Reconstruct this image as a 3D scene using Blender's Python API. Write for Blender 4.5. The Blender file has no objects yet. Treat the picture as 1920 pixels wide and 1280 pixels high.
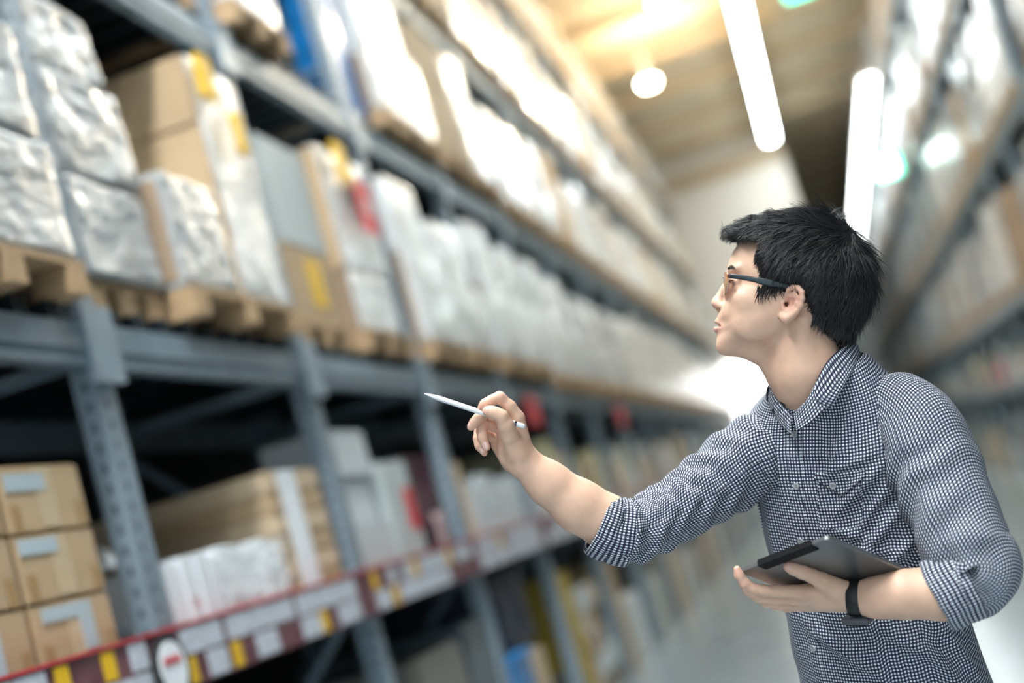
import bpy, bmesh, math, random
import numpy as np
from mathutils import Vector, Matrix, noise as mnoise

random.seed(7)
rng = np.random.default_rng(7)
SC = bpy.context.scene
COL = SC.collection

# ------------------------------------------------------------------ camera
FPX = 2667.0                                   # focal length in pixels of a 1920 wide frame (50 mm)
CAM = np.array([0.0, 0.0, 1.3])
_roll = math.radians(16.2)
_y = np.array([615.0 / FPX, -165.0 / FPX, -1.0]); _y /= np.linalg.norm(_y)
_z = np.array([-math.sin(_roll), math.cos(_roll), 0.0]); _z[2] = -(_z @ _y) / _y[2]; _z /= np.linalg.norm(_z)
_x = np.cross(_y, _z)
RW = np.array([_x, _y, _z])                    # world = RW @ camera
cd = bpy.data.cameras.new('camera'); cam = bpy.data.objects.new('camera', cd); COL.objects.link(cam)
cd.sensor_width = 36.0; cd.lens = FPX / 1920.0 * 36.0
cd.clip_start = 0.05; cd.clip_end = 200
M = Matrix([[*RW[0], 0], [*RW[1], 0], [*RW[2], CAM[2]], [0, 0, 0, 1]])
cam.matrix_world = M
SC.camera = cam
cd.dof.use_dof = True
cd.dof.focus_distance = 2.29
cd.dof.aperture_fstop = 1.28
cd.dof.aperture_blades = 0

# ------------------------------------------------------------------ light and exposure
SC.view_settings.view_transform = 'Standard'
SC.view_settings.look = 'None'
SC.view_settings.gamma = 1.0
SC.view_settings.use_curve_mapping = False
SC.view_settings.exposure = 0.75
W = bpy.data.worlds.new('world'); SC.world = W; W.use_nodes = True
bg = W.node_tree.nodes['Background']
bg.inputs[0].default_value = (0.78, 0.91, 1.0, 1); bg.inputs[1].default_value = 1.15
STRIP_E = 26.0
WARM_W = 100.0

# ------------------------------------------------------------------ helpers
def mat(name, col, rough=0.5, metal=0.0, var=0.0, scale=8.0, bump=0.0, bscale=60.0, stretch=(1, 1, 1), coat=0.0,
        emit=None, estr=0.0, col2=None, alpha=None, objvar=0.0, spec=0.5, detail=4.0):
    m = bpy.data.materials.new(name); m.use_nodes = True
    nt = m.node_tree; N = nt.nodes; L = nt.links
    b = N['Principled BSDF']
    b.inputs['Base Color'].default_value = (*col, 1)
    b.inputs['Roughness'].default_value = rough; b.inputs['Metallic'].default_value = metal
    b.inputs['Specular IOR Level'].default_value = spec
    if coat: b.inputs['Coat Weight'].default_value = coat; b.inputs['Coat Roughness'].default_value = 0.12
    tc = N.new('ShaderNodeTexCoord'); mp = N.new('ShaderNodeMapping'); mp.inputs['Scale'].default_value = stretch
    L.new(tc.outputs['Object'], mp.inputs['Vector'])
    if var > 0 or col2 is not None:
        n = N.new('ShaderNodeTexNoise'); n.inputs['Scale'].default_value = scale; n.inputs['Detail'].default_value = detail
        L.new(mp.outputs[0], n.inputs['Vector'])
        r = N.new('ShaderNodeMapRange'); r.inputs[1].default_value = 0.3; r.inputs[2].default_value = 0.7
        L.new(n.outputs['Fac'], r.inputs[0])
        mx = N.new('ShaderNodeMix'); mx.data_type = 'RGBA'
        c2 = col2 if col2 is not None else tuple(max(0, c * (1 - var)) for c in col)
        mx.inputs[6].default_value = (*col, 1); mx.inputs[7].default_value = (*c2, 1)
        L.new(r.outputs[0], mx.inputs[0]); out = mx.outputs[2]
        if objvar:
            oi = N.new('ShaderNodeObjectInfo'); hs = N.new('ShaderNodeHueSaturation')
            rr = N.new('ShaderNodeMapRange'); rr.inputs[3].default_value = 1 - objvar; rr.inputs[4].default_value = 1 + objvar * 0.4
            L.new(oi.outputs['Random'], rr.inputs[0]); L.new(rr.outputs[0], hs.inputs['Value']); L.new(out, hs.inputs['Color']); out = hs.outputs[0]
        L.new(out, b.inputs['Base Color'])
    if bump:
        n2 = N.new('ShaderNodeTexNoise'); n2.inputs['Scale'].default_value = bscale; n2.inputs['Detail'].default_value = 3
        L.new(mp.outputs[0], n2.inputs['Vector'])
        bp = N.new('ShaderNodeBump'); bp.inputs['Strength'].default_value = bump; bp.inputs['Distance'].default_value = 0.01
        L.new(n2.outputs['Fac'], bp.inputs['Height']); L.new(bp.outputs[0], b.inputs['Normal'])
    if emit is not None:
        b.inputs['Emission Color'].default_value = (*emit, 1); b.inputs['Emission Strength'].default_value = estr
    if alpha is not None: b.inputs['Alpha'].default_value = alpha
    return m

MT = {}
MT['steel'] = mat('blue_grey_painted_steel', (0.20, 0.27, 0.32), 0.42, 0.25, var=0.25, scale=5, bump=0.05)
MT['steel_light'] = mat('pale_blue_grey_painted_steel', (0.26, 0.33, 0.38), 0.4, 0.2, var=0.2, scale=6)
MT['steel_dark'] = mat('dark_zinc_steel', (0.035, 0.05, 0.06), 0.35, 0.6, var=0.3)
MT['hole'] = mat('slot_shadow_paint', (0.05, 0.07, 0.085), 0.7)
MT['card'] = mat('brown_cardboard', (0.50, 0.355, 0.205), 0.8, var=0.14, scale=4, bump=0.08, bscale=25, objvar=0.12, stretch=(1, 1, 3))
MT['card_pale'] = mat('pale_cardboard', (0.60, 0.46, 0.30), 0.8, var=0.14, scale=4, bump=0.06, objvar=0.12)
MT['card_dark'] = mat('dull_cardboard', (0.34, 0.24, 0.155), 0.8, var=0.2, scale=4, bump=0.06, objvar=0.1)
MT['tape'] = mat('brown_parcel_tape', (0.38, 0.24, 0.105), 0.35, var=0.1, scale=20, coat=0.3)
MT['tape_pale'] = mat('clear_parcel_tape', (0.58, 0.45, 0.28), 0.3, var=0.08, scale=20, coat=0.4)
MT['label'] = mat('blank_grey_label', (0.40, 0.48, 0.51), 0.6)
MT['paper'] = mat('white_paper', (0.80, 0.83, 0.85), 0.6, var=0.08, scale=7, objvar=0.1)
MT['wood'] = mat('pallet_wood', (0.47, 0.31, 0.165), 0.75, var=0.3, scale=6, stretch=(1, 6, 6), bump=0.1, objvar=0.15)
MT['film'] = mat('stretch_film_over_cartons', (0.52, 0.545, 0.54), 0.19, col2=(0.42, 0.42, 0.40), scale=3.2, bump=1.0, bscale=17, stretch=(1.5, 1.5, 2.4), coat=0.6, objvar=0.2)
MT['film_white'] = mat('white_stretch_film', (0.74, 0.76, 0.75), 0.19, col2=(0.56, 0.56, 0.53), scale=3.0, bump=0.9, bscale=14, stretch=(1.5, 1.5, 2.4), coat=0.4, objvar=0.18)
MT['film_grey'] = mat('grey_stretch_film', (0.40, 0.42, 0.43), 0.3, col2=(0.25, 0.25, 0.24), scale=3.0, bump=0.9, bscale=14, coat=0.4, objvar=0.25)
MT['film_dim'] = mat('muted_white_film', (0.55, 0.55, 0.55), 0.4, col2=(0.38, 0.37, 0.35), scale=3.0, bump=0.9, bscale=14, objvar=0.2)  # white film in a darker, rougher tone
MT['film_cream'] = mat('cream_stretch_film', (0.74, 0.67, 0.55), 0.19, col2=(0.55, 0.46, 0.34), scale=3.0, bump=0.9, bscale=14, coat=0.4, objvar=0.2)
MT['white_box'] = mat('white_carton', (0.60, 0.64, 0.65), 0.55, var=0.08, scale=4, objvar=0.12)
MT['grey_board'] = mat('pale_grey_board', (0.46, 0.51, 0.50), 0.6, var=0.06, scale=3)
MT['yellow'] = mat('yellow_plastic', (0.80, 0.48, 0.01), 0.5, var=0.1)
MT['olive'] = mat('mustard_board', (0.42, 0.30, 0.035), 0.6, var=0.15, scale=4)
MT['pale_yellow'] = mat('pale_yellow_carton', (0.62, 0.58, 0.36), 0.6, var=0.15, scale=4)
MT['red'] = mat('red_print', (0.62, 0.035, 0.05), 0.5, var=0.1)
MT['maroon'] = mat('maroon_rail_print', (0.10, 0.028, 0.045), 0.4, col2=(0.19, 0.085, 0.09), scale=9, coat=0.3)
MT['pink'] = mat('pink_label', (0.62, 0.44, 0.44), 0.5, var=0.2)
MT['blue'] = mat('blue_plastic', (0.0, 0.24, 0.62), 0.35, var=0.15, coat=0.3)
MT['navy'] = mat('navy_bag', (0.012, 0.022, 0.045), 0.5, var=0.3)
MT['plum'] = mat('plum_cloth', (0.055, 0.012, 0.025), 0.7, var=0.4)
MT['slate'] = mat('slate_film', (0.10, 0.13, 0.15), 0.3, col2=(0.05, 0.07, 0.08), scale=4, bump=0.6, bscale=8, coat=0.5)
MT['taupe'] = mat('taupe_carton', (0.20, 0.19, 0.165), 0.7, var=0.1)
MT['black'] = mat('black_rim', (0.01, 0.012, 0.014), 0.5)
MT['dark'] = mat('shelf_shade_wall', (0.02, 0.022, 0.025), 0.8, var=0.2)  # near-black wall colour stands for the shade inside the shelves
MT['floor'] = mat('polished_concrete', (0.25, 0.30, 0.325), 0.2, var=0.18, scale=1.2, bump=0.02, bscale=5)
MT['ceiling'] = mat('glow_tan_roof_sheet', (0.84, 0.68, 0.46), 0.7, var=0.12, scale=0.8)  # tan warmed to put the ceiling's warm glow into its colour
MT['purlin'] = mat('roof_purlin', (0.60, 0.47, 0.31), 0.6)
MT['endwall'] = mat('cream_wall_panel', (0.86, 0.80, 0.72), 0.7, var=0.05, scale=1)
MT['farwall'] = mat('grey_wall', (0.62, 0.64, 0.63), 0.8, var=0.1, scale=1)
MT['lamp'] = mat('lamp_diffuser', (1, 1, 1), 0.5, emit=(0.86, 0.965, 1.0), estr=STRIP_E)
MT['lamp_far'] = mat('far_lamp_diffuser', (1, 1, 1), 0.5, emit=(0.93, 1.0, 0.98), estr=8.0)
MT['key_lamp_left'] = mat('added_key_diffuser', (1, 1, 1), 0.5, emit=(0.95, 0.98, 1.0), estr=46)  # diffuser of the added key row
MT['warm_lamp'] = mat('warm_lamp_glass', (1, 1, 1), 0.5, emit=(1.0, 0.86, 0.62), estr=30)
MT['housing'] = mat('white_lamp_housing', (0.7, 0.7, 0.68), 0.5)
MT['green'] = mat('green_sign_light', (0, 0.3, 0.2), 0.5, emit=(0.05, 0.85, 0.55), estr=4.0)
MT['signwhite'] = mat('white_sign_light', (1, 1, 1), 0.5, emit=(1, 1, 1), estr=14)
MT['cyan'] = mat('cyan_lamp', (1, 1, 1), 0.5, emit=(0.6, 0.95, 1.0), estr=5)
MT['daylight'] = mat('daylit_door_glass', (1, 1, 1), 0.5, emit=(1.0, 0.99, 0.96), estr=2.4)

class MB:
    """collects faces for ONE mesh"""
    def __init__(s): s.v = []; s.f = []; s.mi = []; s.smooth = False
    def add(s, vs, fs, mi=0):
        o = len(s.v); s.v += [tuple(map(float, p)) for p in vs]; s.f += [tuple(o + i for i in f) for f in fs]; s.mi += [mi] * len(fs)
    def box(s, x0, x1, y0, y1, z0, z1, mi=0, ch=0.0):
        if ch <= 0:
            s.add([(x0,y0,z0),(x1,y0,z0),(x1,y1,z0),(x0,y1,z0),(x0,y0,z1),(x1,y0,z1),(x1,y1,z1),(x0,y1,z1)],
                  [(3,2,1,0),(4,5,6,7),(0,1,5,4),(1,2,6,5),(2,3,7,6),(3,0,4,7)], mi)
        else:
            bm = bmesh.new(); r = bmesh.ops.create_cube(bm, size=1)
            for v in bm.verts: v.co = Vector((x0 + (v.co.x + .5) * (x1 - x0), y0 + (v.co.y + .5) * (y1 - y0), z0 + (v.co.z + .5) * (z1 - z0)))
            bmesh.ops.bevel(bm, geom=bm.edges[:], offset=ch, segments=2, affect='EDGES')
            bm.verts.index_update()
            s.add([v.co[:] for v in bm.verts], [[v.index for v in f.verts] for f in bm.faces], mi); bm.free()
    def tube(s, p, q, r, n=8, r2=None, mi=0, cap=True):
        p = Vector(p); q = Vector(q); d = (q - p).normalized(); a = d.orthogonal().normalized(); b = d.cross(a)
        r2 = r if r2 is None else r2
        vs = [p + (a * math.cos(t) + b * math.sin(t)) * r for t in [2*math.pi*i/n for i in range(n)]] + \
             [q + (a * math.cos(t) + b * math.sin(t)) * r2 for t in [2*math.pi*i/n for i in range(n)]]
        fs = [(i, (i+1) % n, n + (i+1) % n, n + i) for i in range(n)]
        if cap: fs += [tuple(range(n-1, -1, -1)), tuple(range(n, 2*n))]
        s.add([v[:] for v in vs], fs, mi)
    def bar(s, p, q, w, h, mi=0):
        """square bar from p to q"""
        p = Vector(p); q = Vector(q); d = (q - p).normalized(); a = d.orthogonal().normalized() if abs(d.x) > .999 else d.cross(Vector((1, 0, 0))).normalized(); b = d.cross(a)
        vs = []
        for c in (p, q):
            for sa, sb in ((-1,-1),(1,-1),(1,1),(-1,1)): vs.append((c + a*sa*w/2 + b*sb*h/2)[:])
        s.add(vs, [(3,2,1,0),(4,5,6,7),(0,1,5,4),(1,2,6,5),(2,3,7,6),(3,0,4,7)], mi)
    def mesh(s, name, mats):
        me = bpy.data.meshes.new(name); me.from_pydata(s.v, [], s.f)
        for m in (mats if isinstance(mats, (list, tuple)) else [mats]): me.materials.append(m)
        me.polygons.foreach_set('material_index', s.mi)
        if s.smooth: me.polygons.foreach_set('use_smooth', [True] * len(s.f))
        me.update(); return me
    def build(s, name, mats, parent=None): return link(name, s.mesh(name, mats), parent)

def link(name, me, parent=None, loc=None):
    o = bpy.data.objects.new(name, me); COL.objects.link(o)
    if parent is not None: o.parent = parent
    if loc is not None: o.location = loc
    return o
def tag(o, label=None, cat=None, group=None, kind=None):
    if label: o['label'] = label
    if cat: o['category'] = cat
    if group: o['group'] = group
    if kind: o['kind'] = kind
    return o
def thing(name, label, cat, loc=(0, 0, 0), rz=0.0, group=None):
    o = bpy.data.objects.new(name, None); COL.objects.link(o); o.location = loc; o.rotation_euler = (0, 0, rz)
    o.empty_display_size = 0.1
    return tag(o, label, cat, group)
def bx(*a, **k):
    b = MB(); b.box(*a, **k); return b
def copy_tree(o, loc, label=None, group=None):
    c = o.copy(); COL.objects.link(c); c.location = loc
    if label: c['label'] = label
    if group: c['group'] = group
    for ch in o.children:
        k = ch.copy(); COL.objects.link(k); k.parent = c
        for g in ch.children:
            h = g.copy(); COL.objects.link(h); h.parent = k
    return c
def struct(o): o['kind'] = 'structure'; return o

# ------------------------------------------------------------------ building shell
LX = -1.94; RX = 2.25; DEP = 1.0
CEIL = 7.9; Y0 = -4.5; YE = 62.0; YW = 30.6
struct(bx(-3.3, 3.6, Y0, YE, -0.1, 0).build('floor', MT['floor']))
ceil = struct(bx(-3.3, 3.6, Y0, YE, CEIL, CEIL + 0.1).build('ceiling', MT['ceiling']))
pur = bx(-3.15, 3.45, -0.06, 0.06, CEIL - 0.16, CEIL).mesh('purlin', MT['purlin'])
y = -4.0
while y < YE - 1:
    link('purlin', pur, ceil, (0, y, 0)); y += 2.4
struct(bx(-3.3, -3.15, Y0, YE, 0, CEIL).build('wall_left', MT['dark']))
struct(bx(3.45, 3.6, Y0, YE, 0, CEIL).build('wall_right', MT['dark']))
struct(bx(-3.15, 3.45, YE - 0.1, YE, 0, CEIL).build('wall_far', MT['farwall']))
we = struct(bx(-3.15, 0.62, YW, YW + 0.2, 0, CEIL).build('wall_end', MT['endwall']))
pan = bx(0, 0.56, -0.03, 0, 0.02, 6.6).mesh('wall_panel', MT['endwall'])
for i in range(6): link('wall_panel', pan, we, (-2.95 + i * 0.59, YW, 0))
bx(-3.12, 0.62, YW - 0.08, YW, 7.15, 7.5).build('wall_band', MT['purlin'], we)
dr = struct(thing('window_1', None, None, (-1.5, YW - 0.035, 0)))
bx(-0.45, 0.62, -0.03, 0.0, 1.9, 3.3).build('pane', MT['daylight'], dr)
for a in ((-0.52, -0.45, 1.83, 3.37), (0.62, 0.69, 1.83, 3.37), (-0.45, 0.62, 3.3, 3.37), (-0.45, 0.62, 1.83, 1.9), (0.07, 0.1, 1.9, 3.3)): bx(a[0], a[1], -0.06, -0.031, a[2], a[3]).build('window_bar', MT['housing'], dr)

# ------------------------------------------------------------------ lamps
def strip_lamp(x, z, y0, n, step, w, lm, label, group):
    root = None
    for i in range(n):
        if root is None:
            root = thing('strip_light', label, 'lamp', (x, y0, z), group=group)
            bx(-w * 0.55, w * 0.55, 0, step - 0.12, 0.03, 0.10).build('housing', MT['housing'], root)
            d = MB(); d.box(-w / 2, w / 2, 0.02, step - 0.14, 0.0, 0.029, ch=0.012); d.build('diffuser', MT[lm], root)
            for hy in (0.4, step - 0.5):
                h = MB(); h.tube((0, hy, 0.1), (0, hy, CEIL - z), 0.008, 6); h.build('hanger', MT['steel_dark'], root)
        else:
            copy_tree(root, (x, y0 + i * step, z))
strip_lamp(-0.95, 7.2, -3.6, 3, 2.93, 0.50, 'key_lamp_left', 'white strip light in the row above the left shelves, outside the top of the frame', 'strip lights over the left shelves')  # unseen strip row added to key the man's face from upper left
strip_lamp(0.44, 7.45, -2.17, 11, 2.93, 0.20, 'lamp', 'white strip light in the row of lamps nearest the ceiling centre', 'strip lights over the aisle centre')
strip_lamp(1.97, 6.2, 21.8, 13, 3.0, 0.20, 'lamp_far', 'white strip light in the far row behind the man\'s head', 'strip lights in the far right row')
def bay_lamp(x, y, z, label, r=0.14, power=WARM_W):
    t = thing('round_lamp', label, 'lamp', (x, y, z))
    s = MB(); s.tube((0, 0, 0.016), (0, 0, 0.08), r * 0.5, 20, r * 0.3); s.tube((0, 0, 0.08), (0, 0, CEIL - z), 0.01, 6); s.build('shade', MT['housing'], t)
    g = MB(); g.tube((0, 0, -0.05), (0, 0, 0.015), r * 0.75, 20, r * 0.93); g.build('glass', MT['warm_lamp'], t)
    if power:
        ld = bpy.data.lights.new('bulb_light', 'POINT'); ld.energy = power; ld.color = (1.0, 0.83, 0.58); ld.shadow_soft_size = 0.12
        lo = bpy.data.objects.new('bulb_light', ld); COL.objects.link(lo); lo.parent = t; lo.location = (0.3, 0, 0.1)
bay_lamp(-1.12, 20.6, 6.95, 'round warm lamp under the ceiling left of the strip lights')
for yy, zz, oo in ((13.5, 6.5, 'nearer'), (17.3, 6.95, 'farther')): bay_lamp(-0.5, yy, zz, 'round warm lamp over the left rack, %s of those above the frame' % oo)  # unseen lamps added to spread a warm glow over ceiling and loads
t = thing('exit_sign', 'green lit sign glowing beside the far strip light', 'sign', (1.86, 22.2, 4.93))
bx(-0.16, 0.18, 0, 0.06, -0.15, 0.15).build('panel', MT['green'], t)
bx(-0.15, 0.09, -0.012, -0.001, -0.11, 0.11).build('pictogram', MT['signwhite'], t)
h = MB(); h.tube((0, 0.03, 0.2), (0, 0.03, 6.2 - 4.93), 0.012, 6); h.build('hanger', MT['steel_dark'], t)
t = thing('green_sign', 'small green lit sign under the ceiling at the top of the aisle', 'sign', (1.27, 19.6, 7.22))
bx(-0.2, 0.2, 0, 0.05, -0.1, 0.1).build('panel', MT['green'], t)
h = MB(); h.tube((0, 0.025, 0.1), (0, 0.025, CEIL - 7.22), 0.012, 6); h.build('hanger', MT['steel_dark'], t)

# ------------------------------------------------------------------ racks
YU = [2.0 + 1.68 * i for i in range(18)]         # upright positions, left rack: 2.00, 3.68, 5.36, 7.04 ...
BAY = 1.68
LV = [1.13, 2.06, 3.46, 4.84, 6.22]              # beam bottoms
UP_TOP = 6.9

def upright_mesh(detail):
    b = MB(); wy, wx = 0.10, 0.075
    if not detail:
        b.box(-wx, 0, 0, wy, 0, UP_TOP); return b.mesh('upright', [MT['steel'], MT['hole']])
    t = 0.004; p = 0.06
    b.box(-wx, -t, t, wy, 0, UP_TOP)                # body, one sheet thickness inside the two slotted faces
    n = int(UP_TOP / p)
    def plate(o, du, dn, w, hw, hc):
        o = Vector(o); du = Vector(du); dn = Vector(dn); dz = Vector((0, 0, 1))
        for i in range(n):
            z0 = i * p; z1 = z0 + p; c = z0 + p / 2
            P = lambda u, z, k=0: (o + du * u + dz * z + dn * k)[:]
            out = [P(0, z0), P(w, z0), P(w, z1), P(0, z1)]
            inn = [P(hc - hw, c - .013), P(hc + hw, c - .013), P(hc + hw * .7, c + .013), P(hc - hw * .7, c + .013)]
            dee = [P(hc - hw, c - .013, -t * .9), P(hc + hw, c - .013, -t * .9), P(hc + hw * .7, c + .013, -t * .9), P(hc - hw * .7, c + .013, -t * .9)]
            b.add(out + inn, [(0,1,5,4),(1,2,6,5),(2,3,7,6),(3,0,4,7)], 0)
            b.add(inn + dee, [(0,1,5,4),(1,2,6,5),(2,3,7,6),(3,0,4,7)], 1)
            b.add(dee, [(0,1,2,3)], 1)
    plate((-wx, 0, 0), (1, 0, 0), (0, -1, 0), wx, 0.008, 0.038)
    plate((0, 0, 0), (0, 1, 0), (1, 0, 0), wy, 0.008, 0.032)
    return b.mesh('upright', [MT['steel_light'], MT['hole']])

def make_rack(name, label, face, sgn, ys, levels, near):
    """sgn: +1 aisle lies towards +X of the face"""
    rk = thing(name, label, 'rack', (face, ys[0], 0))
    rk_y = ys[0]
    def part(nm, b, m, dy=0.0, parent=None):
        o = link(nm, b if isinstance(b, bpy.types.Mesh) else b.mesh(nm, m), parent or rk, (0, dy, 0)); return o
    X = lambda d: -sgn * d                       # depth d behind the aisle face
    def xb(b, d0, d1, *r): b.box(min(X(d0), X(d1)), max(X(d0), X(d1)), *r)
    mu_d = upright_mesh(True) if near else None
    b = MB(); xb(b, 0, 0.075, 0, 0.10, 0, UP_TOP); mu = b.mesh('upright', [MT['steel']])
    b = MB(); xb(b, DEP - 0.075, DEP, 0, 0.10, 0, UP_TOP); mr = b.mesh('upright', [MT['steel']])
    b = MB()
    z = 0.3
    k = 0
    while z < UP_TOP - 0.8:
        b.bar((X(0.07), 0.05, z), (X(DEP - 0.07), 0.05, z), 0.04, 0.03)
        a, c = (0.07, DEP - 0.07) if k % 2 else (DEP - 0.07, 0.07)
        b.bar((X(a), 0.05, z + 0.03), (X(c), 0.05, z + 0.87), 0.04, 0.03); z += 0.9; k += 1
    mb = b.mesh('brace', [MT['steel']])
    b = MB(); xb(b, -0.012, 0.04, 0.10, BAY, 0, 0.13); xb(b, -0.02, 0.045, 0.10, BAY, 0.045, 0.085); mf = b.mesh('beam', [MT['steel']])
    b = MB(); xb(b, DEP - 0.04, DEP, 0.10, BAY, 0, 0.13); mrb = b.mesh('beam', [MT['steel']])
    b = MB(); xb(b, -0.028, 0.0, -0.035, 0.135, -0.05, 0.18); mc = b.mesh('beam_connector', [MT['steel_light']])
    b = MB(); xb(b, 0.0, DEP, 0, 0.055, 0.13, 0.16); xb(b, -0.01, DEP, 0.0, 0.012, 0.13, 0.185); xb(b, -0.01, DEP, 0.043, 0.055, 0.13, 0.185); ms = b.mesh('support_bar', [MT['steel_dark']])
    b = MB(); xb(b, 0.02, DEP - 0.02, 0.10, BAY, 0.10, 0.13); mp_ = b.mesh('shelf_panel', [MT['steel']])
    for i, yu in enumerate(ys):
        part('upright', mu_d if near and i < 5 else mu, None, yu - rk_y)
        part('upright', mr, None, yu - rk_y); part('brace', mb, None, yu - rk_y)
    for i, yu in enumerate(ys[:-1]):
        for l, z in enumerate(levels):
            if l == 0: pass
            o = part('beam', mf, None, yu - rk_y); o.location.z = z
            if near and i < 6: o = part('beam', mrb, None, yu - rk_y); o.location.z = z
            if near and i < 6 and l > 0:
                o = part('beam_connector', mc, None, yu - rk_y); o.location.z = z
            if l == 0 or (i > 4) or not near:
                o = part('shelf_panel', mp_, None, yu - rk_y); o.location.z = z
            elif l <= 2:
                for q in range(9):
                    o = part('support_bar', ms, None, yu - rk_y + 0.16 + q * 0.168); o.location.z = z
            else:
                o = part('shelf_panel', mp_, None, yu - rk_y); o.location.z = z
    return rk
RACK = make_rack('pallet_rack', 'blue-grey steel pallet rack along the left side of the aisle', LX, 1, YU[:17], LV, True)
YR = [9.0 + 1.68 * i for i in range(29)]
RRACK = make_rack('pallet_rack', 'blurred steel pallet rack along the right side behind the man', RX, -1, YR, LV, False)

# price rail on the front of the lowest beam: maroon strip with rows of paper tags
def price_rail(i, dense):
    y0 = YU[i] + 0.02 - YU[0]
    b = MB(); b.box(0.021, 0.034, 0.0, BAY - 0.03, 1.115 - 0.0, 1.285); b.box(0.021, 0.04, 0.0, BAY - 0.03, 1.285, 1.293, 1)
    o = b.build('price_rail', [MT['maroon'], MT['red']], RACK); o.location = (0, y0, 0)
    rr = random.Random(i + 3)
    y = 0.02
    while y < BAY - 0.2:
        w = rr.choice((0.10, 0.14, 0.18, 0.22))
        for (z0, z1) in ((1.205, 1.278), (1.122, 1.196)):
            c = rr.random()
            if dense:
                m = 'paper' if c < 0.72 else ('yellow' if c < 0.78 else ('paper' if c < 0.86 else None))
                if m is None: continue
                w2 = w if m != 'yellow' else 0.07
                q = bx(0.0345, 0.037, y, y + w2 - 0.008, z0, z1).build('price_tag', PT if m == 'paper' else MT[m], o)
        y += w + rr.choice((0.0, 0.0, 0.03))
PT = mat('printed_price_tag', (0.62, 0.66, 0.70), 0.5, col2=(0.42, 0.44, 0.50), scale=45, detail=1.0, stretch=(1, 1, 2.2))
for i in range(0, 9): price_rail(i, True)
for i in range(9, 16):
    y0 = YU[i] + 0.02 - YU[0]
    o = bx(0.021, 0.034, 0.0, BAY - 0.03, 1.115, 1.285).build('price_rail', MT['pink'], RACK); o.location = (0, y0, 0)
t = thing('round_tag', 'round white tag in a black ring on the price rail under the slotted upright', 'tag', (LX + 0.045, 3.61, 1.185))
g = MB(); g.tube((0.0, 0, 0), (0.008, 0, 0), 0.098, 28); g.build('ring', MT['black'], t)
g = MB(); g.tube((0.009, 0, 0), (0.012, 0, 0), 0.074, 28); g.build('disc', MT['paper'], t)
g = MB(); g.box(0.0125, 0.0145, -0.05, 0.045, 0.012, 0.03); g.build('red_stroke', MT['red'], t)

# ------------------------------------------------------------------ pallets and cartons
def pallet_mesh(w, d, h=0.1):
    b = MB()
    for k in range(5): b.box(-d + k * (d - 0.1) / 4, -d + k * (d - 0.1) / 4 + 0.1, 0, w, h - 0.018, h)
    for yy in (0, w / 2 - 0.05, w - 0.1):
        b.box(-d, 0, yy, yy + 0.1, h - 0.034, h - 0.019)
        for xx in (-d, -d / 2 - 0.06, -0.12): b.box(xx, xx + 0.12, yy, yy + 0.1, 0.014, h - 0.035)
        b.box(-d, 0, yy, yy + 0.1, 0.0, 0.013)
    return b
def pallet(y0, y1, z, label, d=0.95, face=LX, group=None):
    """pallet with boards and blocks as parts; its front is flush with the rack face"""
    w = y1 - y0; h = 0.1
    t = thing('pallet', label, 'pallet', (face - 0.01, y0, z), group=group)
    for k in range(5): bx(-d + k * (d - 0.1) / 4, -d + k * (d - 0.1) / 4 + 0.1, 0, w, h - 0.018, h).build('board', MT['wood'], t)
    for yy in (0, w / 2 - 0.05, w - 0.1):
        bx(-d, 0, yy, yy + 0.1, h - 0.034, h - 0.0185).build('stringer', MT['wood'], t)
        for xx in (-d, -d / 2 - 0.06, -0.12): bx(xx, xx + 0.12, yy, yy + 0.1, 0.0135, h - 0.0345).build('block', MT['wood'], t)
        bx(-d, 0, yy, yy + 0.1, 0.0, 0.013).build('runner', MT['wood'], t)
    return t
def wavy_box(x0, x1, y0, y1, z0, z1, amp, seed, n=(8, 8, 10), bulge=0.0, mi=0, crease=0.0):
    """box of film: every side is a grid pushed in and out, corners rounded"""
    b = MB(); b.smooth = True
    c = Vector(((x0+x1)/2, (y0+y1)/2, (z0+z1)/2)); hx, hy, hz = (x1-x0)/2, (y1-y0)/2, (z1-z0)/2
    def pt(u, v, w):
        p = Vector((u, v, w)); r = 0.02 / max(min(hx, hy, hz), 0.05) * 0.5
        q = Vector((max(-1+r, min(1-r, p.x)), max(-1+r, min(1-r, p.y)), max(-1+r, min(1-r, p.z)))); d = p - q
        if d.length > 1e-6: p = q + d.normalized() * r
        P = Vector((c.x + p.x*hx, c.y + p.y*hy, c.z + p.z*hz))
        nv = mnoise.noise_vector(P * 5.0 + Vector((seed, 0, 0))) * amp + mnoise.noise_vector(P * 14.0 + Vector((0, seed, 0))) * amp * 0.45
        k = bulge * (1 - p.z * p.z)
        if crease: nv += mnoise.noise_vector(Vector((P.x * 18, P.y * 13 + P.z * 9, P.z * 22 - P.y * 7 + seed))) * crease
        P += Vector((nv.x + k * p.x, nv.y + k * p.y, nv.z * 0.35 if p.z > -0.9 else abs(nv.z) * 0.2))
        return P[:]
    def grid(fn, a, bb):
        o = [fn(-1 + 2*i/a, -1 + 2*j/bb) for j in range(bb+1) for i in range(a+1)]
        b.add(o, [(j*(a+1)+i, j*(a+1)+i+1, (j+1)*(a+1)+i+1, (j+1)*(a+1)+i) for j in range(bb) for i in range(a)], mi)
    grid(lambda s, t_: pt(s, -1, t_), n[0], n[2]); grid(lambda s, t_: pt(-s, 1, t_), n[0], n[2])
    grid(lambda s, t_: pt(1, s, t_), n[1], n[2]); grid(lambda s, t_: pt(-1, -s, t_), n[1], n[2])
    grid(lambda s, t_: pt(s, t_, 1), n[0], n[1]); grid(lambda s, t_: pt(s, -t_, -1), n[0], n[1])
    return b
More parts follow.
